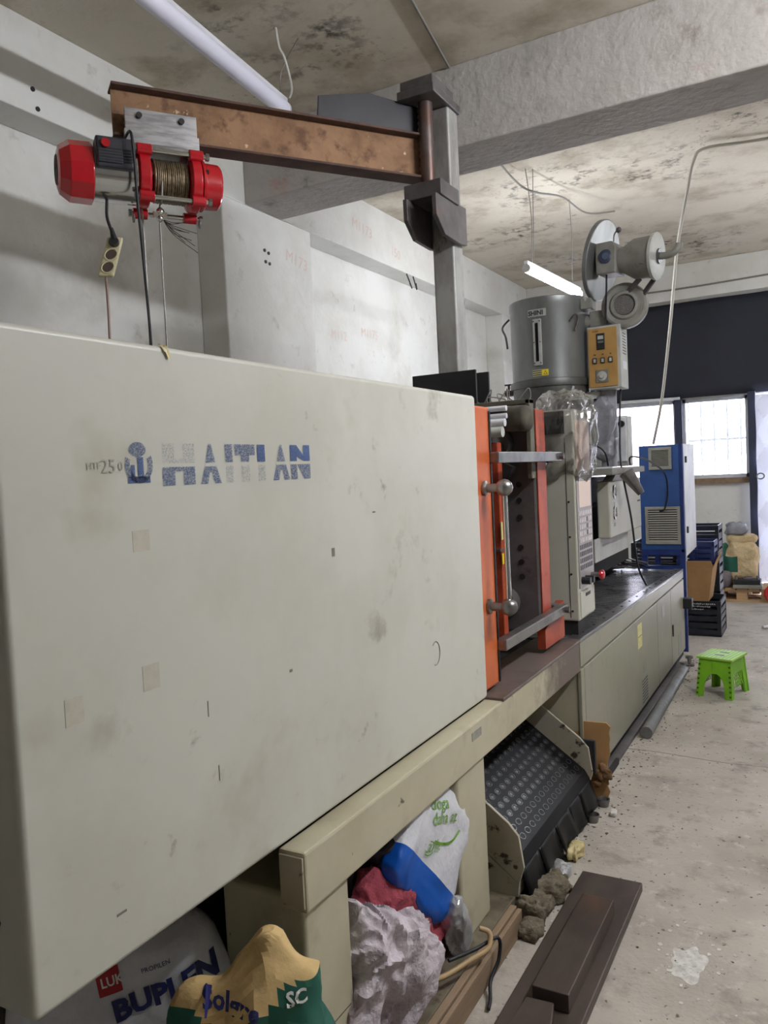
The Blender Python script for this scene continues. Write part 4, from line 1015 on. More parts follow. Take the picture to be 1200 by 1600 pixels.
MB().tube(spline([ec, ec+LA*0.05, ec+LA*0.085+Vector((0, 0, 0.008)), ec+LA*0.105+Vector((0.01, 0, 0.035)), ec+LA*0.11+Vector((0.012, 0, 0.06))], 4), 0.021, 12).build('outlet_elbow', M['cast_grey'], VL, smooth=50)
MB().lathe(ec, LA, [(0, 0.045), (0.012, 0.045)], 20).build('outlet_flange', M['hopper_dark'], VL)
MB().bar((-0.93, 4.86, 2.665), (-0.88, 4.855, 2.655), 0.02, 0.022).build('clip', M['dark_steel'], VL)
MB().bar((-0.955, 4.98, 2.60), (-1.07, 5.05, 2.52), 0.012, 0.03).build('support_strut', M['dark_steel'], VL)
MB().bar((-0.86, 4.98, 2.60), (-0.95, 5.05, 2.52), 0.012, 0.03).build('support_strut', M['dark_steel'], VL)
MB().tube(spline([(-1.10, 4.96, 2.84), (-1.095, 4.96, 2.88), (-1.075, 4.95, 2.90)], 4), 0.005, 6).build('latch_rod', M['dark_steel'], VL)
MB().sph((-1.066, 4.95, 2.90), 0.018, 10).build('latch_knob', M['dark_steel'], VL, smooth=60)
MB().tube(spline([(-1.15, 4.96, 2.65), (-1.155, 4.97, 2.58), (-1.17, 5.0, 2.47), (-1.18, 5.02, 2.36)], 5), 0.006, 6).build('motor_lead', M['cord_black'], VL, smooth=60)

# ================================================================== blue cabinet behind the machine
BC = thing('chiller_cabinet', (-1.12, 6.7, 0), 'blue sheet metal cabinet with two grey grilles and white side door behind the machine', 'cabinet')
MB().box(-1.285, -0.985, 6.41, 7.0, 0.785, 1.615).build('body', M['blue'], BC, bevel=0.004)
MB().box(-0.985, -0.960, 6.405, 6.45, 0.78, 1.617).build('front_edge', M['blue_dark'], BC)
MB().prism([(-0.985, 6.45, 0.74), (-0.985, 7.0, 0.76), (-0.985, 7.0, 1.617), (-0.985, 6.45, 1.617)], (0.028, 0, 0)).build('side_door', M['white_paint'], BC, bevel=0.003)
for z in (0.92, 1.47): MB().box(-0.958, -0.945, 6.50, 6.53, z, z+0.05).build('door_latch', M['black'], BC)
for x in (-1.275, -0.99):
    for y in (6.43, 6.97):
        if y > 6.5 and x > -1.1: x = -1.10
        MB().box(x-0.012, x+0.030, y-0.02, y+0.02, 0.0, 0.79).build('leg', M['blue_dark'], BC)
MB().box(-1.275, -0.97, 6.415, 6.445, 0.640, 0.672).build('lower_rail', M['blue_dark'], BC)
MB().box(-1.285, -0.965, 6.405, 6.41, 0.755, 0.80).build('upper_rail', M['blue_dark'], BC)
def grille(x0, x1, z0, z1, n, y=6.41):
    f = MB(); w = 0.022
    f.box(x0, x1, y-0.014, y, z0, z0+w).box(x0, x1, y-0.014, y, z1-w, z1).box(x0, x0+w, y-0.014, y, z0+w, z1-w).box(x1-w, x1, y-0.014, y, z0+w, z1-w)
    g = f.build('grille_frame', M['grille'], BC, bevel=0.002)
    MB().box(x0+w, x1-w, y-0.002, y, z0+w, z1-w).build('grille_back', M['ink'], g)
    h = (z1-z0-2*w)/n
    s0 = None
    for k in range(n):
        z = z0+w+k*h
        if s0 is None:
            s0 = MB().prism([(x0+w, y-0.012, z+h*0.10), (x0+w, y-0.010, z), (x0+w, y-0.002, z+h*0.5), (x0+w, y-0.004, z+h*0.62)], (x1-x0-2*w, 0, 0)).build('slat', M['grille'], g)
        else: pcopy(s0, (0, 0, k*h))
grille(-1.210, -1.040, 1.425, 1.597, 12)
grille(-1.250, -0.988, 0.842, 1.135, 14)
# cables hanging beside the cabinet
MB().tube(spline([(-1.13, 5.15, 1.97), (-1.13, 5.1, 1.80), (-1.125, 5.05, 1.55), (-1.10, 5.0, 1.40), (-1.06, 5.0, 1.15), (-1.04, 5.05, 0.85), (-1.02, 5.2, 0.70)], 7), 0.0065, 7).build('drop_cable', M['cord_black'], smooth=60,
    label='thick black cable hanging from the dryer control box past the funnel', cat='cable')
MB().tube(spline([(-1.14, 5.40, 1.48), (-1.11, 5.3, 1.53), (-1.06, 5.6, 1.50), (-1.06, 6.2, 1.40), (-1.07, 6.37, 1.25), (-1.10, 6.395, 1.12), (-1.14, 6.40, 1.10)], 7), 0.006, 6).build('loop_cable', M['cord_black'], smooth=60,
    label='thin black cable looping across the front of the blue cabinet', cat='cable')

# ================================================================== parts chute under the moulding space
CH = thing('parts_chute', (-1.2, 2.9, 0.055), 'sloping parts chute lined with black studded rubber under the machine', 'chute')
def cp(x, off=0.0):   # point of the chute floor line at x, lifted by off
    return (x + off*0.6, 0.15 - 0.75*(x+0.93) + off*0.8)
def side(y0, y1, x_in, top):
    q = [(x_in, 0.15-0.75*(x_in+0.93)-0.03), (-0.925, 0.10), (-0.905, 0.16), (-0.920, 0.15+top), (-0.955, 0.19+top), (x_in+0.03, 0.15-0.75*(x_in+0.93)+top)]
    return MB().prism([(x, y0, z) for x, z in q], (0, y1-y0, 0)).build('side_plate', M['cream_chipped'], CH, bevel=0.002)
side(2.440, 2.452, -1.40, 0.115); side(3.330, 3.342, -1.55, 0.12)
MB().prism([(-1.06, 2.44, 0.055), (-0.93, 2.44, 0.055), (-0.925, 2.44, 0.10), (-1.06, 2.44, 0.20)], (0, 0.06, 0)).build('support_foot', M['cream_chipped'], CH)
m0 = cp(-1.62); m1 = cp(-0.945)
mt = MB().prism([(m0[0], 2.455, m0[1]), (m1[0], 2.455, m1[1]), (-0.925, 2.455, 0.128), (-0.915, 2.455, 0.135), (-0.938, 2.455, m1[1]+0.013), (m0[0], 2.455, m0[1]+0.012)], (0, 0.872, 0))
MT = mt.build('rubber_mat', M['rubber'], CH)
sn = Vector((0.6, 0, 0.8)); sdn = Vector((0.8, 0, -0.6))
def stud(c):
    mb = MB(); c = Vector(c); n = 12; prof = [(0.0, 1.0), (0.005, 0.88), (0.005, 0.72), (0.001, 0.60), (0.004, 0.50)]
    vs = []; fs = []
    for h, r in prof:
        for k in range(n):
            a = 2*math.pi*k/n
            vs.append(c + sn*h + Vector((0, 1, 0))*0.021*r*math.cos(a) + sdn*0.014*r*math.sin(a))
    for i in range(len(prof)-1):
        for k in range(n): fs.append((i*n+k, i*n+(k+1) % n, (i+1)*n+(k+1) % n, (i+1)*n+k))
    fs.append(list(range((len(prof)-1)*n, len(prof)*n)))
    return mb.add(vs, fs)
st0 = None
for i in range(8):
    for j in range(16):
        x = -0.965 - i*0.033; y = 2.49 + j*0.053
        p = cp(x); c = Vector((p[0], y, p[1]+0.0125))
        if st0 is None: st0 = stud(c).build('stud', M['stud'], MT, smooth=40); c0 = c
        else: pcopy(st0, c-c0)
ys = [2.455, 2.63, 2.82, 3.00, 3.15, 3.327]
for k in range(5):
    y0, y1 = ys[k]+0.003, ys[k+1]-0.003
    dz = random.uniform(-0.012, 0.012); dx = random.uniform(0.0, 0.012)
    def fl(u, w, y0=y0, y1=y1, dz=dz, dx=dx):
        z = 0.140 - w*(0.105+dz)
        return Vector((-0.918 + dx*w + 0.030*w + 0.006*math.sin(u*6+k)*w, y0+(y1-y0)*u, z))
    MB().grid(fl, 6, 5).build('rubber_flap', M['rubber'], CH, solid=0.004, smooth=60)
MB().box(-0.955, -0.895, 3.345, 3.365, 0.15, 0.30).build('end_clip', M['black'], CH, bevel=0.004)

# ================================================================== sacks and rags under the machine
def split(mb, fn):
    a, b = MB(), MB()
    for tgt, keep in ((a, False), (b, True)):
        idx = {}
        for f in mb.f:
            c = sum((mb.v[i] for i in f), Vector())/len(f)
            if fn(c) == keep:
                g = []
                for i in f:
                    if i not in idx: idx[i] = len(tgt.v); tgt.v.append(mb.v[i].copy())
                    g.append(idx[i])
                tgt.f.append(g)
    return a, b
# kraft sack with green print, folded top: faceted like stiff paper
def ktop(p, x, y, z):
    if z > 0.15:
        t = (z-0.15)/0.85
        p.y *= 1-0.80*t
        p.x *= 1+0.10*t
        p.z += 0.030*math.sin(p.x*17+0.6)*t + 0.17*p.x*t + 0.02*math.sin(p.x*41)*t
    return p
ks = sack_mb((-0.985, 1.115, 0.0), (0.152, 0.120, 0.290), seed=2, rot=0.52, amp=0.024, freq=5.5, top=ktop, n=54, m=44)
kb = ks.bvh()
KS = thing('kraft_sack', (-0.985, 1.115, 0), 'brown paper sack with green print and folded top under the white cover', 'sack')
ka, kg = split(ks, lambda c: c.z < 0.515 + 0.015*math.sin(c.x*40) or (c.x > -0.90 and c.z < 0.565))
ka.build('paper_body', M['sack_kraft'], KS, smooth=14, recalc=False)
kg.build('green_print_area', M['sack_green'], KS, smooth=14, recalc=False)
kx, ky = Vector((0.78, 0.62, 0.05)), Vector((0, 0, 1))
lettering('lettering', 'Solgre', 0.040, (-0.982, 0.99, 0.528), kx, ky, M['navy_print'], KS, kb, offset=0.0012, lift=0.003, arc=0.30)
lettering('lettering', 'OS', 0.060, (-0.915, 1.05, 0.455), kx, ky, M['sack_kraft'], KS, kb, offset=0.002, lift=0.003)
lettering('lettering', 'SC', 0.034, (-0.865, 1.09, 0.530), kx, ky, M['white_print'], KS, kb, offset=0.001, lift=0.003)
# white film sack behind it
ws = sack_mb((-1.42, 1.215, 0.0), (0.23, 0.15, 0.262), seed=4, rot=0.72, amp=0.022, freq=4.5, n=64, m=48)
wbv = ws.bvh()
WS = thing('film_sack', (-1.42, 1.215, 0), 'white film sack with red badge and navy capitals behind the brown sack', 'sack')
ws.build('film_body', M['bag_white'], WS, smooth=50)
wx, wy = Vector((0.66, 0.75, 0.18)), Vector((0, 0, 1))
lettering('lettering', 'BUPLEN', 0.064, (-1.285, 1.06, 0.377), wx, wy, M['navy_print'], WS, wbv, offset=0.0028, lift=0.004)
rect_decal('red_badge', 0.048, 0.048, (-1.305, 1.04, 0.431), wx, wy, M['maroon_print'], WS, wbv, 6, 6, lift=0.0025)
lettering('lettering', 'LUK', 0.025, (-1.302, 1.043, 0.448), wx, wy, M['white_print'], WS, wbv, offset=0.0006, lift=0.004)
lettering('lettering', 'PROPILEN', 0.0137, (-1.243, 1.10, 0.463), wx, wy, M['navy_print'], WS, wbv, lift=0.003)
# crumpled sacks between the legs
def wtop(p, x, y, z):
    if z > -0.3: p.z -= 0.13*(y+0.25)*(z+0.3)
    return p
wv = sack_mb((-1.075, 1.70, 0.052), (0.115, 0.215, 0.170), seed=11, rot=0.10, tilt=(-0.05, 0.10), amp=0.060, freq=7.0, n=150, m=110, top=wtop)
wv.build('woven_sack', M['sack_white'], smooth=32, label='crumpled dirty white woven sack lying between the machine legs', cat='sack')
gv = sack_mb((-1.24, 1.72, 0.056), (0.11, 0.17, 0.235), seed=13, rot=0.0, amp=0.03, freq=6, n=60, m=44)
gv.build('grey_sack', mat('grey_woven', (140, 136, 142), (118, 114, 120), s=8, rough=0.8), smooth=50, label='grey woven sack standing behind the crumpled white one', cat='sack')
rv = sack_mb((-1.055, 1.87, 0.005), (0.035, 0.085, 0.255), seed=17, rot=0.0, tilt=(0.75, 0.0), amp=0.035, freq=7.5, n=72, m=60, flat=False)
rv.build('rose_cloth', M['sack_red'], smooth=50, label='crumpled rose red cloth under the blue and white bag', cat='cloth')
dv = sack_mb((-1.10, 1.82, 0.36), (0.08, 0.09, 0.075), seed=19, amp=0.03, freq=8, n=40, m=28, flat=False)
dv.build('dark_cloth', M['cloth_dark'], smooth=50, label='black cloth heaped beside the rose red cloth', cat='cloth')
# blue and white printed bag, leaning
PB = thing('printed_bag', (-1.0, 1.99, 0.2), 'white plastic bag with blue base and green print leaning on the leg', 'bag')
TH = -0.80
pc = Vector((-1.022, 1.985, 0.415))
pbm = sack_mb((pc.x, pc.y, pc.z-0.165), (0.035, 0.205, 0.165), seed=23, rot=0.0, tilt=(TH, 0.0), amp=0.014, freq=7, n=72, m=56, flat=False, e1=0.4, e2=0.4)
axis = Matrix.Rotation(TH, 3, 'X') @ Vector((0, 0, 1))
pa, pb_ = split(pbm, lambda c: (c-pc).dot(axis) < -0.070)
pbv = pbm.bvh()
pa.build('white_film', M['bag_white'], PB, smooth=50, recalc=False)
pb_.build('blue_base', M['blue_film'], PB, smooth=50, recalc=False)
px_ = Vector((0, 0.95, -0.30)); py_ = Vector((0, 0.30, 0.95))
for s, o, sz in (('doga', (1.955, 0.540), 0.050), ('daha az', (1.945, 0.500), 0.050), ('@life', (1.885, 0.445), 0.046)):
    lettering('lettering', s, sz, (-0.95, o[0], o[1]), px_, py_, M['green_print'], PB, pbv, lift=0.003)
ci = MB().tube([Vector((-0.95, 1.945+0.014*a, 0.455-0.032*math.sin(a*0.22)-0.002*a)) for a in range(13)], 0.004, 5)
civ = []
for v in ci.v:
    h = pbv.ray_cast(Vector((-0.7, v.y, v.z)), Vector((-1, 0, 0)))
    civ.append((h[0] + Vector((0.002, 0, 0))) if h[0] is not None else v)
ci.v = civ
ci.build('print_stroke', M['green_print'], PB)
cv = sack_mb((-0.985, 2.075, 0.056), (0.025, 0.040, 0.085), seed=29, amp=0.018, freq=14, n=40, m=30, tilt=(0.2, 0))
cv.build('clear_bag', M['film_milky'], smooth=50, label='crumpled clear plastic bag below the blue and white bag', cat='bag')

# plywood board, hose and cable on the floor in front of the legs
MB().box(-0.897, -0.883, 1.30, 2.345, 0.0, 0.075).build('plywood_board', M['plywood'], bevel=0.001, label='long plywood board standing on edge along the machine foot', cat='board')
MB().box(-0.921, -0.900, 1.30, 2.345, 0.0, 0.082).build('timber_batten', M['plywood'], bevel=0.002, label='narrow timber batten behind the plywood board', cat='batten')
MB().tube(spline([(-1.02, 1.80, 0.13), (-0.96, 1.88, 0.10), (-0.905, 1.98, 0.11), (-0.875, 2.03, 0.12), (-0.872, 2.05, 0.135), (-0.88, 2.06, 0.155), (-0.905, 2.05, 0.165)], 6), 0.0075, 8).build('beige_hose', mat('beige_hose', (178, 150, 108), rough=0.5), smooth=60,
    label='bent beige hose poking out over the plywood board', cat='hose')
MB().tube(spline([(-0.95, 1.93, 0.125), (-0.905, 2.02, 0.12), (-0.865, 2.09, 0.125), (-0.86, 2.08, 0.07), (-0.868, 2.03, 0.03), (-0.85, 1.98, 0.012), (-0.84, 1.94, 0.01)], 6), 0.0055, 7).build('black_cable', M['cord_black'], smooth=60,
    label='thick black cable curling over the plywood board', cat='cable')

# steel plate with bars on the floor
SP = thing('steel_plate', (-0.69, 2.0, 0), 'oily dark steel plate with welded bars lying on the floor', 'plate')
MB().box(-0.795, -0.585, 1.35, 2.745, 0.0, 0.032).build('plate', M['plate_floor'], SP, bevel=0.004)
MB().box(-0.728, -0.625, 1.985, 2.50, 0.032, 0.085).build('bar', M['plate_floor'], SP, bevel=0.003)
MB().prism([(-0.775, 1.30, 0.032), (-0.655, 1.30, 0.032), (-0.640, 1.88, 0.032), (-0.660, 1.965, 0.032), (-0.735, 1.96, 0.032)], (0, 0, 0.035)).build('bar', M['plate_floor'], SP, bevel=0.003)

# cardboard sheet beside the chute, with gnawed edge
random.seed(3)
poly = [(-1.14, 0.0), (-1.14, 0.345), (-0.865, 0.352), (-0.850, 0.335)]
for k in range(12): poly.append((-0.848-0.004*k*0.3+random.uniform(-0.012, 0.004), 0.31-k*0.026))
poly.append((-0.90, 0.0))
CS = thing('cardboard_sheet', (-0.98, 3.45, 0), 'brown cardboard sheet with ragged edge leaning beside the chute', 'cardboard')
MB().prism([(x, 3.425+0.05*z, z) for x, z in poly], (0, 0.008, 0)).build('sheet', M['cardboard'], CS)
for k in range(10):
    z = 0.02+random.random()*0.14; x = -0.875+random.uniform(-0.035, 0.02)
    sack_mb((x, 3.415, z), (0.016, 0.006, 0.016), seed=40+k, amp=0.012, freq=30, n=12, m=8, flat=False).build('torn_scrap', M['cardboard_torn'], CS, smooth=60)

# small things on the floor
def cup(c, label):
    MB().lathe(c, (0, 0, 1), [(0, 0.020), (0.030, 0.027), (0.034, 0.027), (0.032, 0.023), (0.006, 0.017)], 20, caps=True).build('metal_cup', M['steel'], smooth=35, label=label, cat='cup', group='small metal cups beside the chute')
cup((-0.875, 3.385, 0), 'small metal cup below the cardboard sheet'); cup((-0.878, 3.215, 0), 'small metal cup beside the middle of the chute')
for i, (x, y, r, sd, lb) in enumerate(((-0.872, 2.46, 0.050, 51, 'grey crumpled rag at the end of the plywood board'), (-0.862, 2.60, 0.055, 52, 'grey crumpled rag between the steel plate and the chute'),
                        (-0.852, 2.33, 0.030, 53, 'small dark rag scrap against the plywood board'))):
    sack_mb((x, y, 0), (r*0.9, r*1.3, r*0.55), seed=sd, amp=0.020, freq=20, n=40, m=24).build('rag', M['rag'], smooth=80, label=lb, cat='rag', group='rags on the floor')
sack_mb((-0.872, 2.72, 0), (0.03, 0.05, 0.022), seed=57, amp=0.014, freq=26, n=32, m=18).build('film_scrap', M['film_milky'], smooth=80, label='crumpled clear film scrap behind the grey rags', cat='scrap')
sack_mb((-0.862, 2.885, 0), (0.022, 0.042, 0.022), seed=61, amp=0.014, freq=24, n=28, m=16).build('paper_scrap', M['paper'], smooth=50, label='crumpled yellowed paper scrap in front of the chute', cat='scrap')
sack_mb((-0.815, 3.31, 0), (0.012, 0.022, 0.010), seed=63, amp=0.006, freq=30, n=16, m=10).build('paper_scrap', M['debris_light'], smooth=50, label='small white scrap beside the metal cups', cat='scrap')
MB().cyl((-0.50, 7.44, 0.014), (-0.42, 7.56, 0.014), 0.014, n=12).build('white_stub', M['white_paint'], smooth=40, label='short white tube stub lying on the floor near the pallet', cat='tube')
PP = MB().tube([(-0.872, 4.31, 0.034), (-0.880, 4.8, 0.034), (-0.892, 5.72, 0.034)], 0.033, 16)
PP.build('plastic_pipe', M['pvc'], smooth=50, label='long grey pipe lying on the floor along the machine base', cat='pipe')
for i, y in enumerate((5.80, 5.98)):
    MB().lathe((-0.90+0.01*i, y, 0), (0, 0, 1), [(0, 0.035), (0.012, 0.035), (0.016, 0.014), (0.05, 0.014), (0.055, 0.026), (0.07, 0.026)], 16).build('levelling_foot', M['steel'], smooth=30,
        label=('chromed levelling foot nearer the end of the grey pipe', 'chromed levelling foot nearer the blue cabinet')[i], cat='foot', group='levelling feet by the base')
# chips and dust
def chips(n, area, smin, smax, seed, m, label):
    rnd = random.Random(seed); mb = MB()
    for _ in range(n):
        x, y = area(rnd); s = rnd.uniform(smin, smax); a = rnd.uniform(0, 6.28); h = s*rnd.uniform(0.15, 0.5)
        pts = [(x+s*math.cos(a+b)*rnd.uniform(0.5, 1), y+s*math.sin(a+b)*rnd.uniform(0.5, 1), 0.0005) for b in (0, 1.5, 3.0, 4.6)]
        mb.prism(pts, (rnd.uniform(-1, 1)*s*0.2, 0, h))
    return mb.build('floor_debris', m, label=label, cat='debris', kind='stuff')
chips(420, lambda r: (-0.93+abs(r.gauss(0, 0.10)), r.uniform(2.3, 6.2)), 0.002, 0.008, 1, M['debris'], 'dark chips and dirt along the foot of the machine')
chips(160, lambda r: (-0.92+abs(r.gauss(0, 0.07)), r.uniform(2.4, 6.1)), 0.0015, 0.005, 2, M['debris_light'], 'light plastic granules scattered along the machine foot')
chips(150, lambda r: (r.uniform(-0.8, -0.05), r.uniform(1.5, 6.5)), 0.0015, 0.006, 4, M['debris'], 'sparse dark specks on the open concrete floor')
# white plaster spill
def spill(u, w):
    a = 2*math.pi*u; r = w*(0.055+0.035*noise.noise(Vector((math.cos(a)*1.7, math.sin(a)*1.7, 3))))*(1.0 if True else 0)
    return Vector((-0.385 + r*math.cos(a)*0.9, 2.40 + r*math.sin(a)*1.4, 0.0012*(1.02-w)))
sp_ = MB().grid(spill, 40, 4)
rr = random.Random(5)
for _ in range(46):
    a = rr.uniform(0, 6.28); d_ = abs(rr.gauss(0.06, 0.05)); s = rr.uniform(0.003, 0.011)
    x, y = -0.385+d_*math.cos(a)*1.1, 2.40+d_*math.sin(a)*1.7
    sp_.prism([(x+s*math.cos(b)*rr.uniform(0.5, 1), y+s*math.sin(b)*rr.uniform(0.5, 1.3), 0.0004) for b in (0, 1.2, 2.5, 3.9, 5.1)], (0, 0, 0.001))
sp_.build('plaster_spill', M['debris_light'], label='white plaster spill on the concrete beside the steel plate', cat='spill', kind='stuff')

# ================================================================== plastic film over the control head
sack_mb((-1.055, 3.65, 1.425), (0.105, 0.175, 0.200), seed=71, rot=0.0, amp=0.026, freq=10, n=110, m=80, flat=False, e1=0.45, e2=0.5).build('film_hood', M['film'], smooth=80,
    label='clear plastic bag pulled over the control box head', cat='bag')

# ================================================================== lime folding stool
ST = thing('folding_stool', (-0.60, 5.35, 0), 'lime green plastic folding step stool on the concrete floor', 'stool')
SR = Matrix.Translation((-0.60, 5.345, 0)) @ Matrix.Rotation(math.radians(-15), 4, 'Z')
def sv(x, y, z): return SR @ Vector((x, y, z))
def panel_pts(w0, w1, h, lw, ah):
    """legs-and-arch outline: bottom half width w0, top half width w1, leg width lw, arch top at ah"""
    out = [(-w0, 0), (-w0+lw, 0)]
    r = w0-lw
    for k in range(11):
        a = math.pi - math.pi*k/10
        out.append((r*0.92*math.cos(a), 0.05 + (ah-0.05)*math.sin(a)))
    out += [(w0-lw, 0), (w0, 0), (w1, h), (-w1, h)]
    return out
PTN = panel_pts(0.114, 0.098, 0.235, 0.046, 0.150)
for sgn in (-1, 1):
    pts = [sv(x, sgn*(0.145-0.028*z/0.235), z) for x, z in PTN]
    p = MB().prism(pts, (SR.to_3x3() @ Vector((0, -sgn*0.014, 0)))).build('leg_panel', M['green'], ST, bevel=0.003)
    MB().prism([sv(-0.012, sgn*(0.146-0.028*z/0.235), z) for z in (0.15, 0.225)] + [sv(0.012, sgn*(0.146-0.028*z/0.235), z) for z in (0.225, 0.15)], SR.to_3x3() @ Vector((0, sgn*0.006, 0))).build('centre_rib', M['green'], p, bevel=0.002)
    for side_ in (-1, 1):
        for k in range(7):
            z = 0.02+k*0.030
            x = side_*(0.104-0.014*z/0.235)
            MB().cyl(sv(x, sgn*(0.1455-0.028*z/0.235), z), sv(x, sgn*(0.148-0.028*z/0.235), z), 0.0075, n=8).build('edge_notch', M['green_dark'], p)
for sgn in (-1, 1):
    # side panels: trapezoid frame with a lattice window
    def sp3(y, z, o=0.0): return sv(sgn*(0.108-0.014*z/0.235+o), y, z)
    f = MB()
    d_ = SR.to_3x3() @ Vector((-sgn*0.010, 0, 0))
    for poly_ in ([(-0.135, 0), (-0.095, 0), (-0.055, 0.235), (-0.112, 0.235)], [(0.135, 0), (0.095, 0), (0.055, 0.235), (0.112, 0.235)], [(-0.075, 0.15), (0.075, 0.15), (0.06, 0.235), (-0.06, 0.235)]):
        f.prism([sp3(y, z) for y, z in poly_], d_)
    p = f.build('side_panel', M['green'], ST)
    lt = MB()
    for k in range(-4, 5):
        for s2 in (-1, 1):
            a = (k*0.022, 0.06); b = (k*0.022+s2*0.05, 0.15)
            if abs(a[0]) < 0.085 and abs(b[0]) < 0.085: lt.bar(sp3(a[0], a[1], -0.003), sp3(b[0], b[1], -0.003), 0.004, 0.004)
    lt.build('lattice', M['green'], p)
tp = MB().box(-0.112, 0.112, -0.128, 0.128, 0.235, 0.250, SR).build('top', M['green_top'], ST, bevel=0.004)
for y in (-0.035, 0.045):
    MB().prism([sv(-0.03, y-0.008, 0.2495), sv(0.03, y-0.014, 0.2495), sv(0.03, y+0.010, 0.2495), sv(-0.03, y+0.012, 0.2495)], (0, 0, 0.0012)).build('hand_hole', M['black'], tp)
dots = MB()
for i in range(9):
    for j in range(11):
        if 2 < i < 6 and 3 < j < 8: continue
        c = sv(-0.092+i*0.023, -0.110+j*0.022, 0.250); dots.lathe(c, (0, 0, 1), [(0, 0.004), (0.0012, 0.003)], 6)
dots.build('grip_dots', M['green_dark'], tp)['kind'] = 'stuff'

# ================================================================== crates, boxes, pallet at the back
def crate(name, x0, x1, y0, y1, z0, z1, m, label, n=4, group='plastic crates at the back'):
    t = thing(name, ((x0+x1)/2, (y0+y1)/2, z0), label, 'crate', group)
    w = 0.012; hh = (z1-z0)
    MB().box(x0, x1, y0, y1, z0, z0+0.01).build('bottom', m, t)
    rim = MB()
    for a, b, c, e in ((x0, x1, y0, y0+w), (x0, x1, y1-w, y1), (x0, x0+w, y0, y1), (x1-w, x1, y0, y1)):
        rim.box(a, b, c, e, z1-0.045, z1)
    rim.build('rim', m, t, bevel=0.003)
    for a in (x0, x1-0.03):
        for c in (y0, y1-0.03): MB().box(a, a+0.03, c, c+0.03, z0, z1-0.04).build('corner_post', m, t)
    zz = [z0+0.012+k*(hh-0.07)/n for k in range(n)]
    h = (hh-0.07)/n*0.72
    for k, z in enumerate(zz):
        MB().box(x0+0.02, x1-0.02, y0+0.003, y0+w, z, z+h).build('slat', m, t)
        MB().box(x0+0.02, x1-0.02, y1-w, y1-0.003, z, z+h).build('slat', m, t)
        MB().box(x0+0.003, x0+w, y0+0.02, y1-0.02, z, z+h).build('slat', m, t)
        MB().box(x1-w, x1-0.003, y0+0.02, y1-0.02, z, z+h).build('slat', m, t)
    return t
bc = crate('plastic_crate', -1.075, -0.785, 7.02, 7.42, 0.0, 0.300, M['crate_black'], 'black slatted plastic crate on the floor under the cardboard box')
rr = random.Random(9)
pm = MB()
for row, (z, n, x) in enumerate(((0.268, 15, -1.055), (0.245, 11, -1.03), (0.222, 6, -1.01))):
    for k in range(n):
        xx = x + k*0.0155
        for q in range(2): pm.box(xx+q*0.006, xx+q*0.006+rr.uniform(0.002, 0.005), 7.0165, 7.020, z+rr.uniform(0, 0.004), z+0.008+rr.uniform(0, 0.006))
pm.build('white_print', M['white_print'], bc)
def cbox():
    t = thing('cardboard_box', (-0.95, 7.17, 0.301), 'open brown cardboard box with flared flaps on the black crate', 'box')
    th = 0.006; z0, z1 = 0.301, 0.585
    b0 = (-1.055, -0.875, 7.00, 7.30); b1 = (-1.050, -0.835, 6.99, 7.32)
    MB().box(b0[0], b0[1], b0[2], b0[3], z0, z0+th).build('bottom', M['cardboard'], t)
    def wall(p): MB().prism([Vector(q) for q in p], Vector((0.001, 0.001, 0)) + (Vector(p[1])-Vector(p[0])).cross(Vector(p[2])-Vector(p[0])).normalized()*th).build('wall', M['cardboard'], t)
    A0 = [(b0[0], b0[2], z0), (b0[1], b0[2], z0), (b0[1], b0[3], z0), (b0[0], b0[3], z0)]
    A1 = [(b1[0], b1[2], z1), (b1[1], b1[2], z1), (b1[1], b1[3], z1), (b1[0], b1[3], z1)]
    for k in range(4):
        wall([A0[(k+1) % 4], A0[k], A1[k], A1[(k+1) % 4]])
    def flap(p): MB().prism([Vector(q) for q in p], (0.004, 0.004, 0.002)).build('flap', M['cardboard'], t)
    flap([A1[1], A1[2], (-0.800, 7.34, 0.70), (-0.805, 7.02, 0.66)])
    flap([A1[2], A1[3], (-1.05, 7.36, 0.68), (-0.83, 7.36, 0.68)])
    flap([A1[0], A1[1], (-0.85, 6.975, 0.640), (-1.05, 6.975, 0.640)])
cbox()
crate('plastic_crate', -1.02, -0.825, 7.03, 7.29, 0.61, 0.80, M['crate_blue'], 'navy blue plastic crate standing in the cardboard box', 3)
crate('plastic_crate', -1.10, -0.835, 7.45, 7.75, 0.61, 0.90, M['crate_black'], 'dark plastic crate behind the navy blue crate', 3)
crate('plastic_crate', -1.10, -0.835, 7.45, 7.75, 0.305, 0.60, M['crate_black'], 'dark plastic crate in the middle of the stack behind the cardboard box', 3)
crate('plastic_crate', -1.10, -0.835, 7.45, 7.75, 0.0, 0.298, M['crate_black'], 'dark plastic crate at the bottom of the stack behind the cardboard box', 3)
for i_, z_ in enumerate((0.0, 0.305, 0.61)):
    crate('plastic_crate', -1.52, -1.14, 7.12, 7.5, z_, z_+(0.298 if i_ < 2 else 0.17), M['crate_black'], ('black crate at the bottom of the stack behind the blue cabinet legs', 'black crate in the middle of the stack behind the blue cabinet legs', 'shallow black crate on top of the stack behind the blue cabinet legs')[i_], 3)
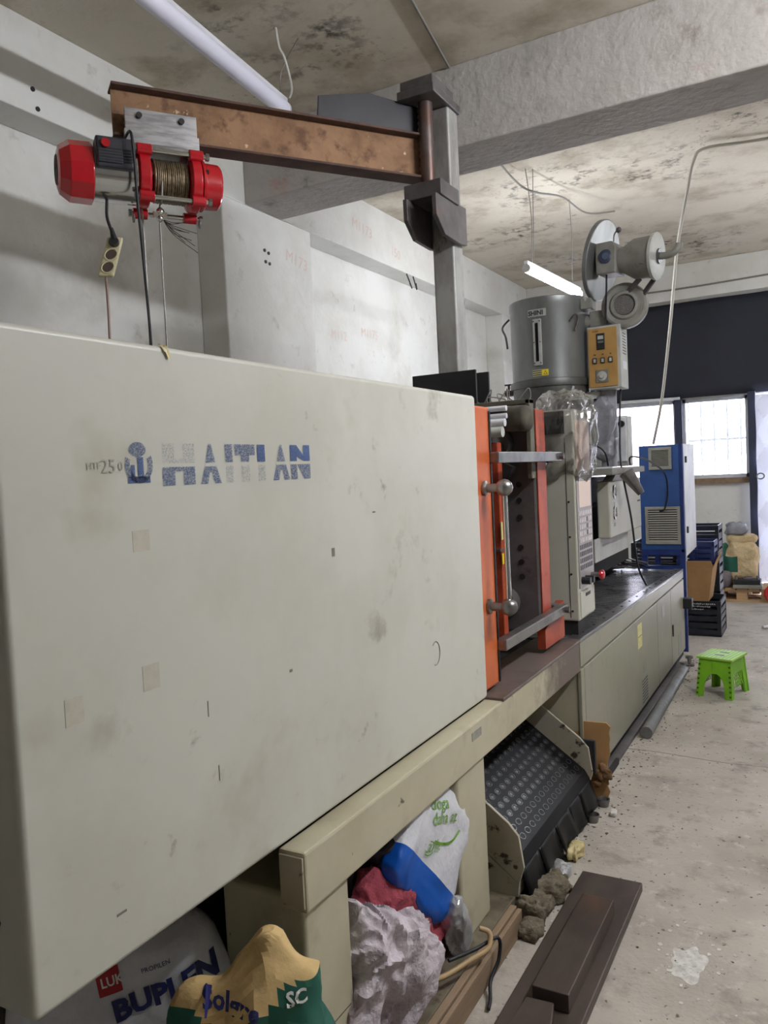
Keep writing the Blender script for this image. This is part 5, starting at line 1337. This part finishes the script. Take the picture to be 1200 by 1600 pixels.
# pallet
PL = thing('wooden_pallet', (-0.79, 9.0, 0), 'wooden pallet on the floor below the barred window', 'pallet')
for y in (8.79, 8.98, 9.13): 
    for x in (-1.05, -0.83, -0.60): MB().box(x, x+0.10, y, y+0.09, 0.022, 0.105).build('block', M['pallet'], PL)
    MB().box(-1.05, -0.50, y, y+0.09, 0.0, 0.022).build('bottom_board', M['pallet'], PL)
    MB().box(-1.05, -0.50, y, y+0.09, 0.105, 0.122).build('stringer_board', M['pallet'], PL)
for k in range(5): MB().box(-1.05+k*0.112, -0.95+k*0.112, 8.78, 9.23, 0.122, 0.140).build('deck_board', M['pallet'], PL)
# sacks on the pallet
s1 = sack_mb((-0.80, 9.02, 0.142), (0.15, 0.15, 0.225), seed=81, rot=0.2, amp=0.035, freq=6, n=48, m=34)
a_, g_ = split(s1, lambda c: c.x < -0.80 and 0.33 < c.z < 0.46)
TS = thing('tan_sack', (-0.80, 9.02, 0.142), 'tan sack with dark green print standing on the pallet', 'sack')
a_.build('sack_body', M['sack_tan'], TS, smooth=80, recalc=False); g_.build('green_print_area', M['sack_green'], TS, smooth=80, recalc=False)
sack_mb((-0.98, 9.05, 0.142), (0.075, 0.11, 0.22), seed=83, amp=0.03, freq=7, n=40, m=28).build('dark_green_sack', M['sack_green'], smooth=80, label='dark green sack between the blue crate and the tan sack', cat='sack')
sack_mb((-0.96, 8.87, 0.142), (0.07, 0.06, 0.085), seed=84, amp=0.025, freq=9, n=36, m=24).build('dusty_rag_bundle', mat('dusty_cloth', (126, 116, 118), (104, 94, 98), s=10, rough=0.9), smooth=80, label='dusty grey bundle at the left end of the pallet', cat='bundle')
sack_mb((-0.79, 9.08, 0.585), (0.14, 0.12, 0.045), seed=85, amp=0.02, freq=7, n=40, m=24, flat=False).build('tan_flat_sack', M['sack_tan'], smooth=80, label='flat folded tan sack lying on top of the standing tan sack', cat='sack')
sack_mb((-0.84, 9.1, 0.665), (0.10, 0.09, 0.06), seed=86, amp=0.03, freq=9, n=36, m=24, flat=False).build('grey_film_bag', M['foil_grey'], smooth=80, label='crumpled grey film bag on top of the sack pile', cat='bag')
# gas burner on the pallet
GB = thing('gas_burner', (-0.72, 8.84, 0.141), 'dark metal burner unit on the front of the pallet', 'burner')
MB().box(-0.86, -0.585, 8.76, 8.92, 0.141, 0.180).build('tray', M['cast_grey'], GB, bevel=0.006)
MB().box(-0.85, -0.60, 8.77, 8.91, 0.180, 0.235).build('body', M['black'], GB, bevel=0.008)
MB().lathe((-0.72, 8.84, 0.235), (0, 0, 1), [(0, 0.06), (0.012, 0.06), (0.012, 0.045), (0.022, 0.04)], 20).build('burner_ring', M['dark_steel'], GB, smooth=35)
for x in (-0.83, -0.63): MB().cyl((x, 8.79, 0.235), (x, 8.79, 0.275), 0.012, n=10).build('valve', M['dark_steel'], GB)
# red round thing at the frame's edge
MB().lathe((-0.49, 8.80, 0.10), (0.3, -1, 0), [(0, 0.085), (0.03, 0.095), (0.05, 0.085), (0.05, 0.05), (0.02, 0.045)], 24).build('red_wheel', M['red'], smooth=35, label='red wheel leaning beside the right end of the pallet', cat='wheel')
# film scrap caught on the cover's top edge
MB().grid(lambda u, w: Vector((-1.03+0.014*w, 1.04+0.016*u, 1.747 - 0.013*w*w*(1+u) + 0.003*math.sin(u*8))), 6, 5).build('leaf_scrap', M['paper'], smooth=60, label='small dry scrap hanging over the top edge of the white cover', cat='scrap')

for o in bpy.data.objects:
    if '_o' in o: del o['_o']
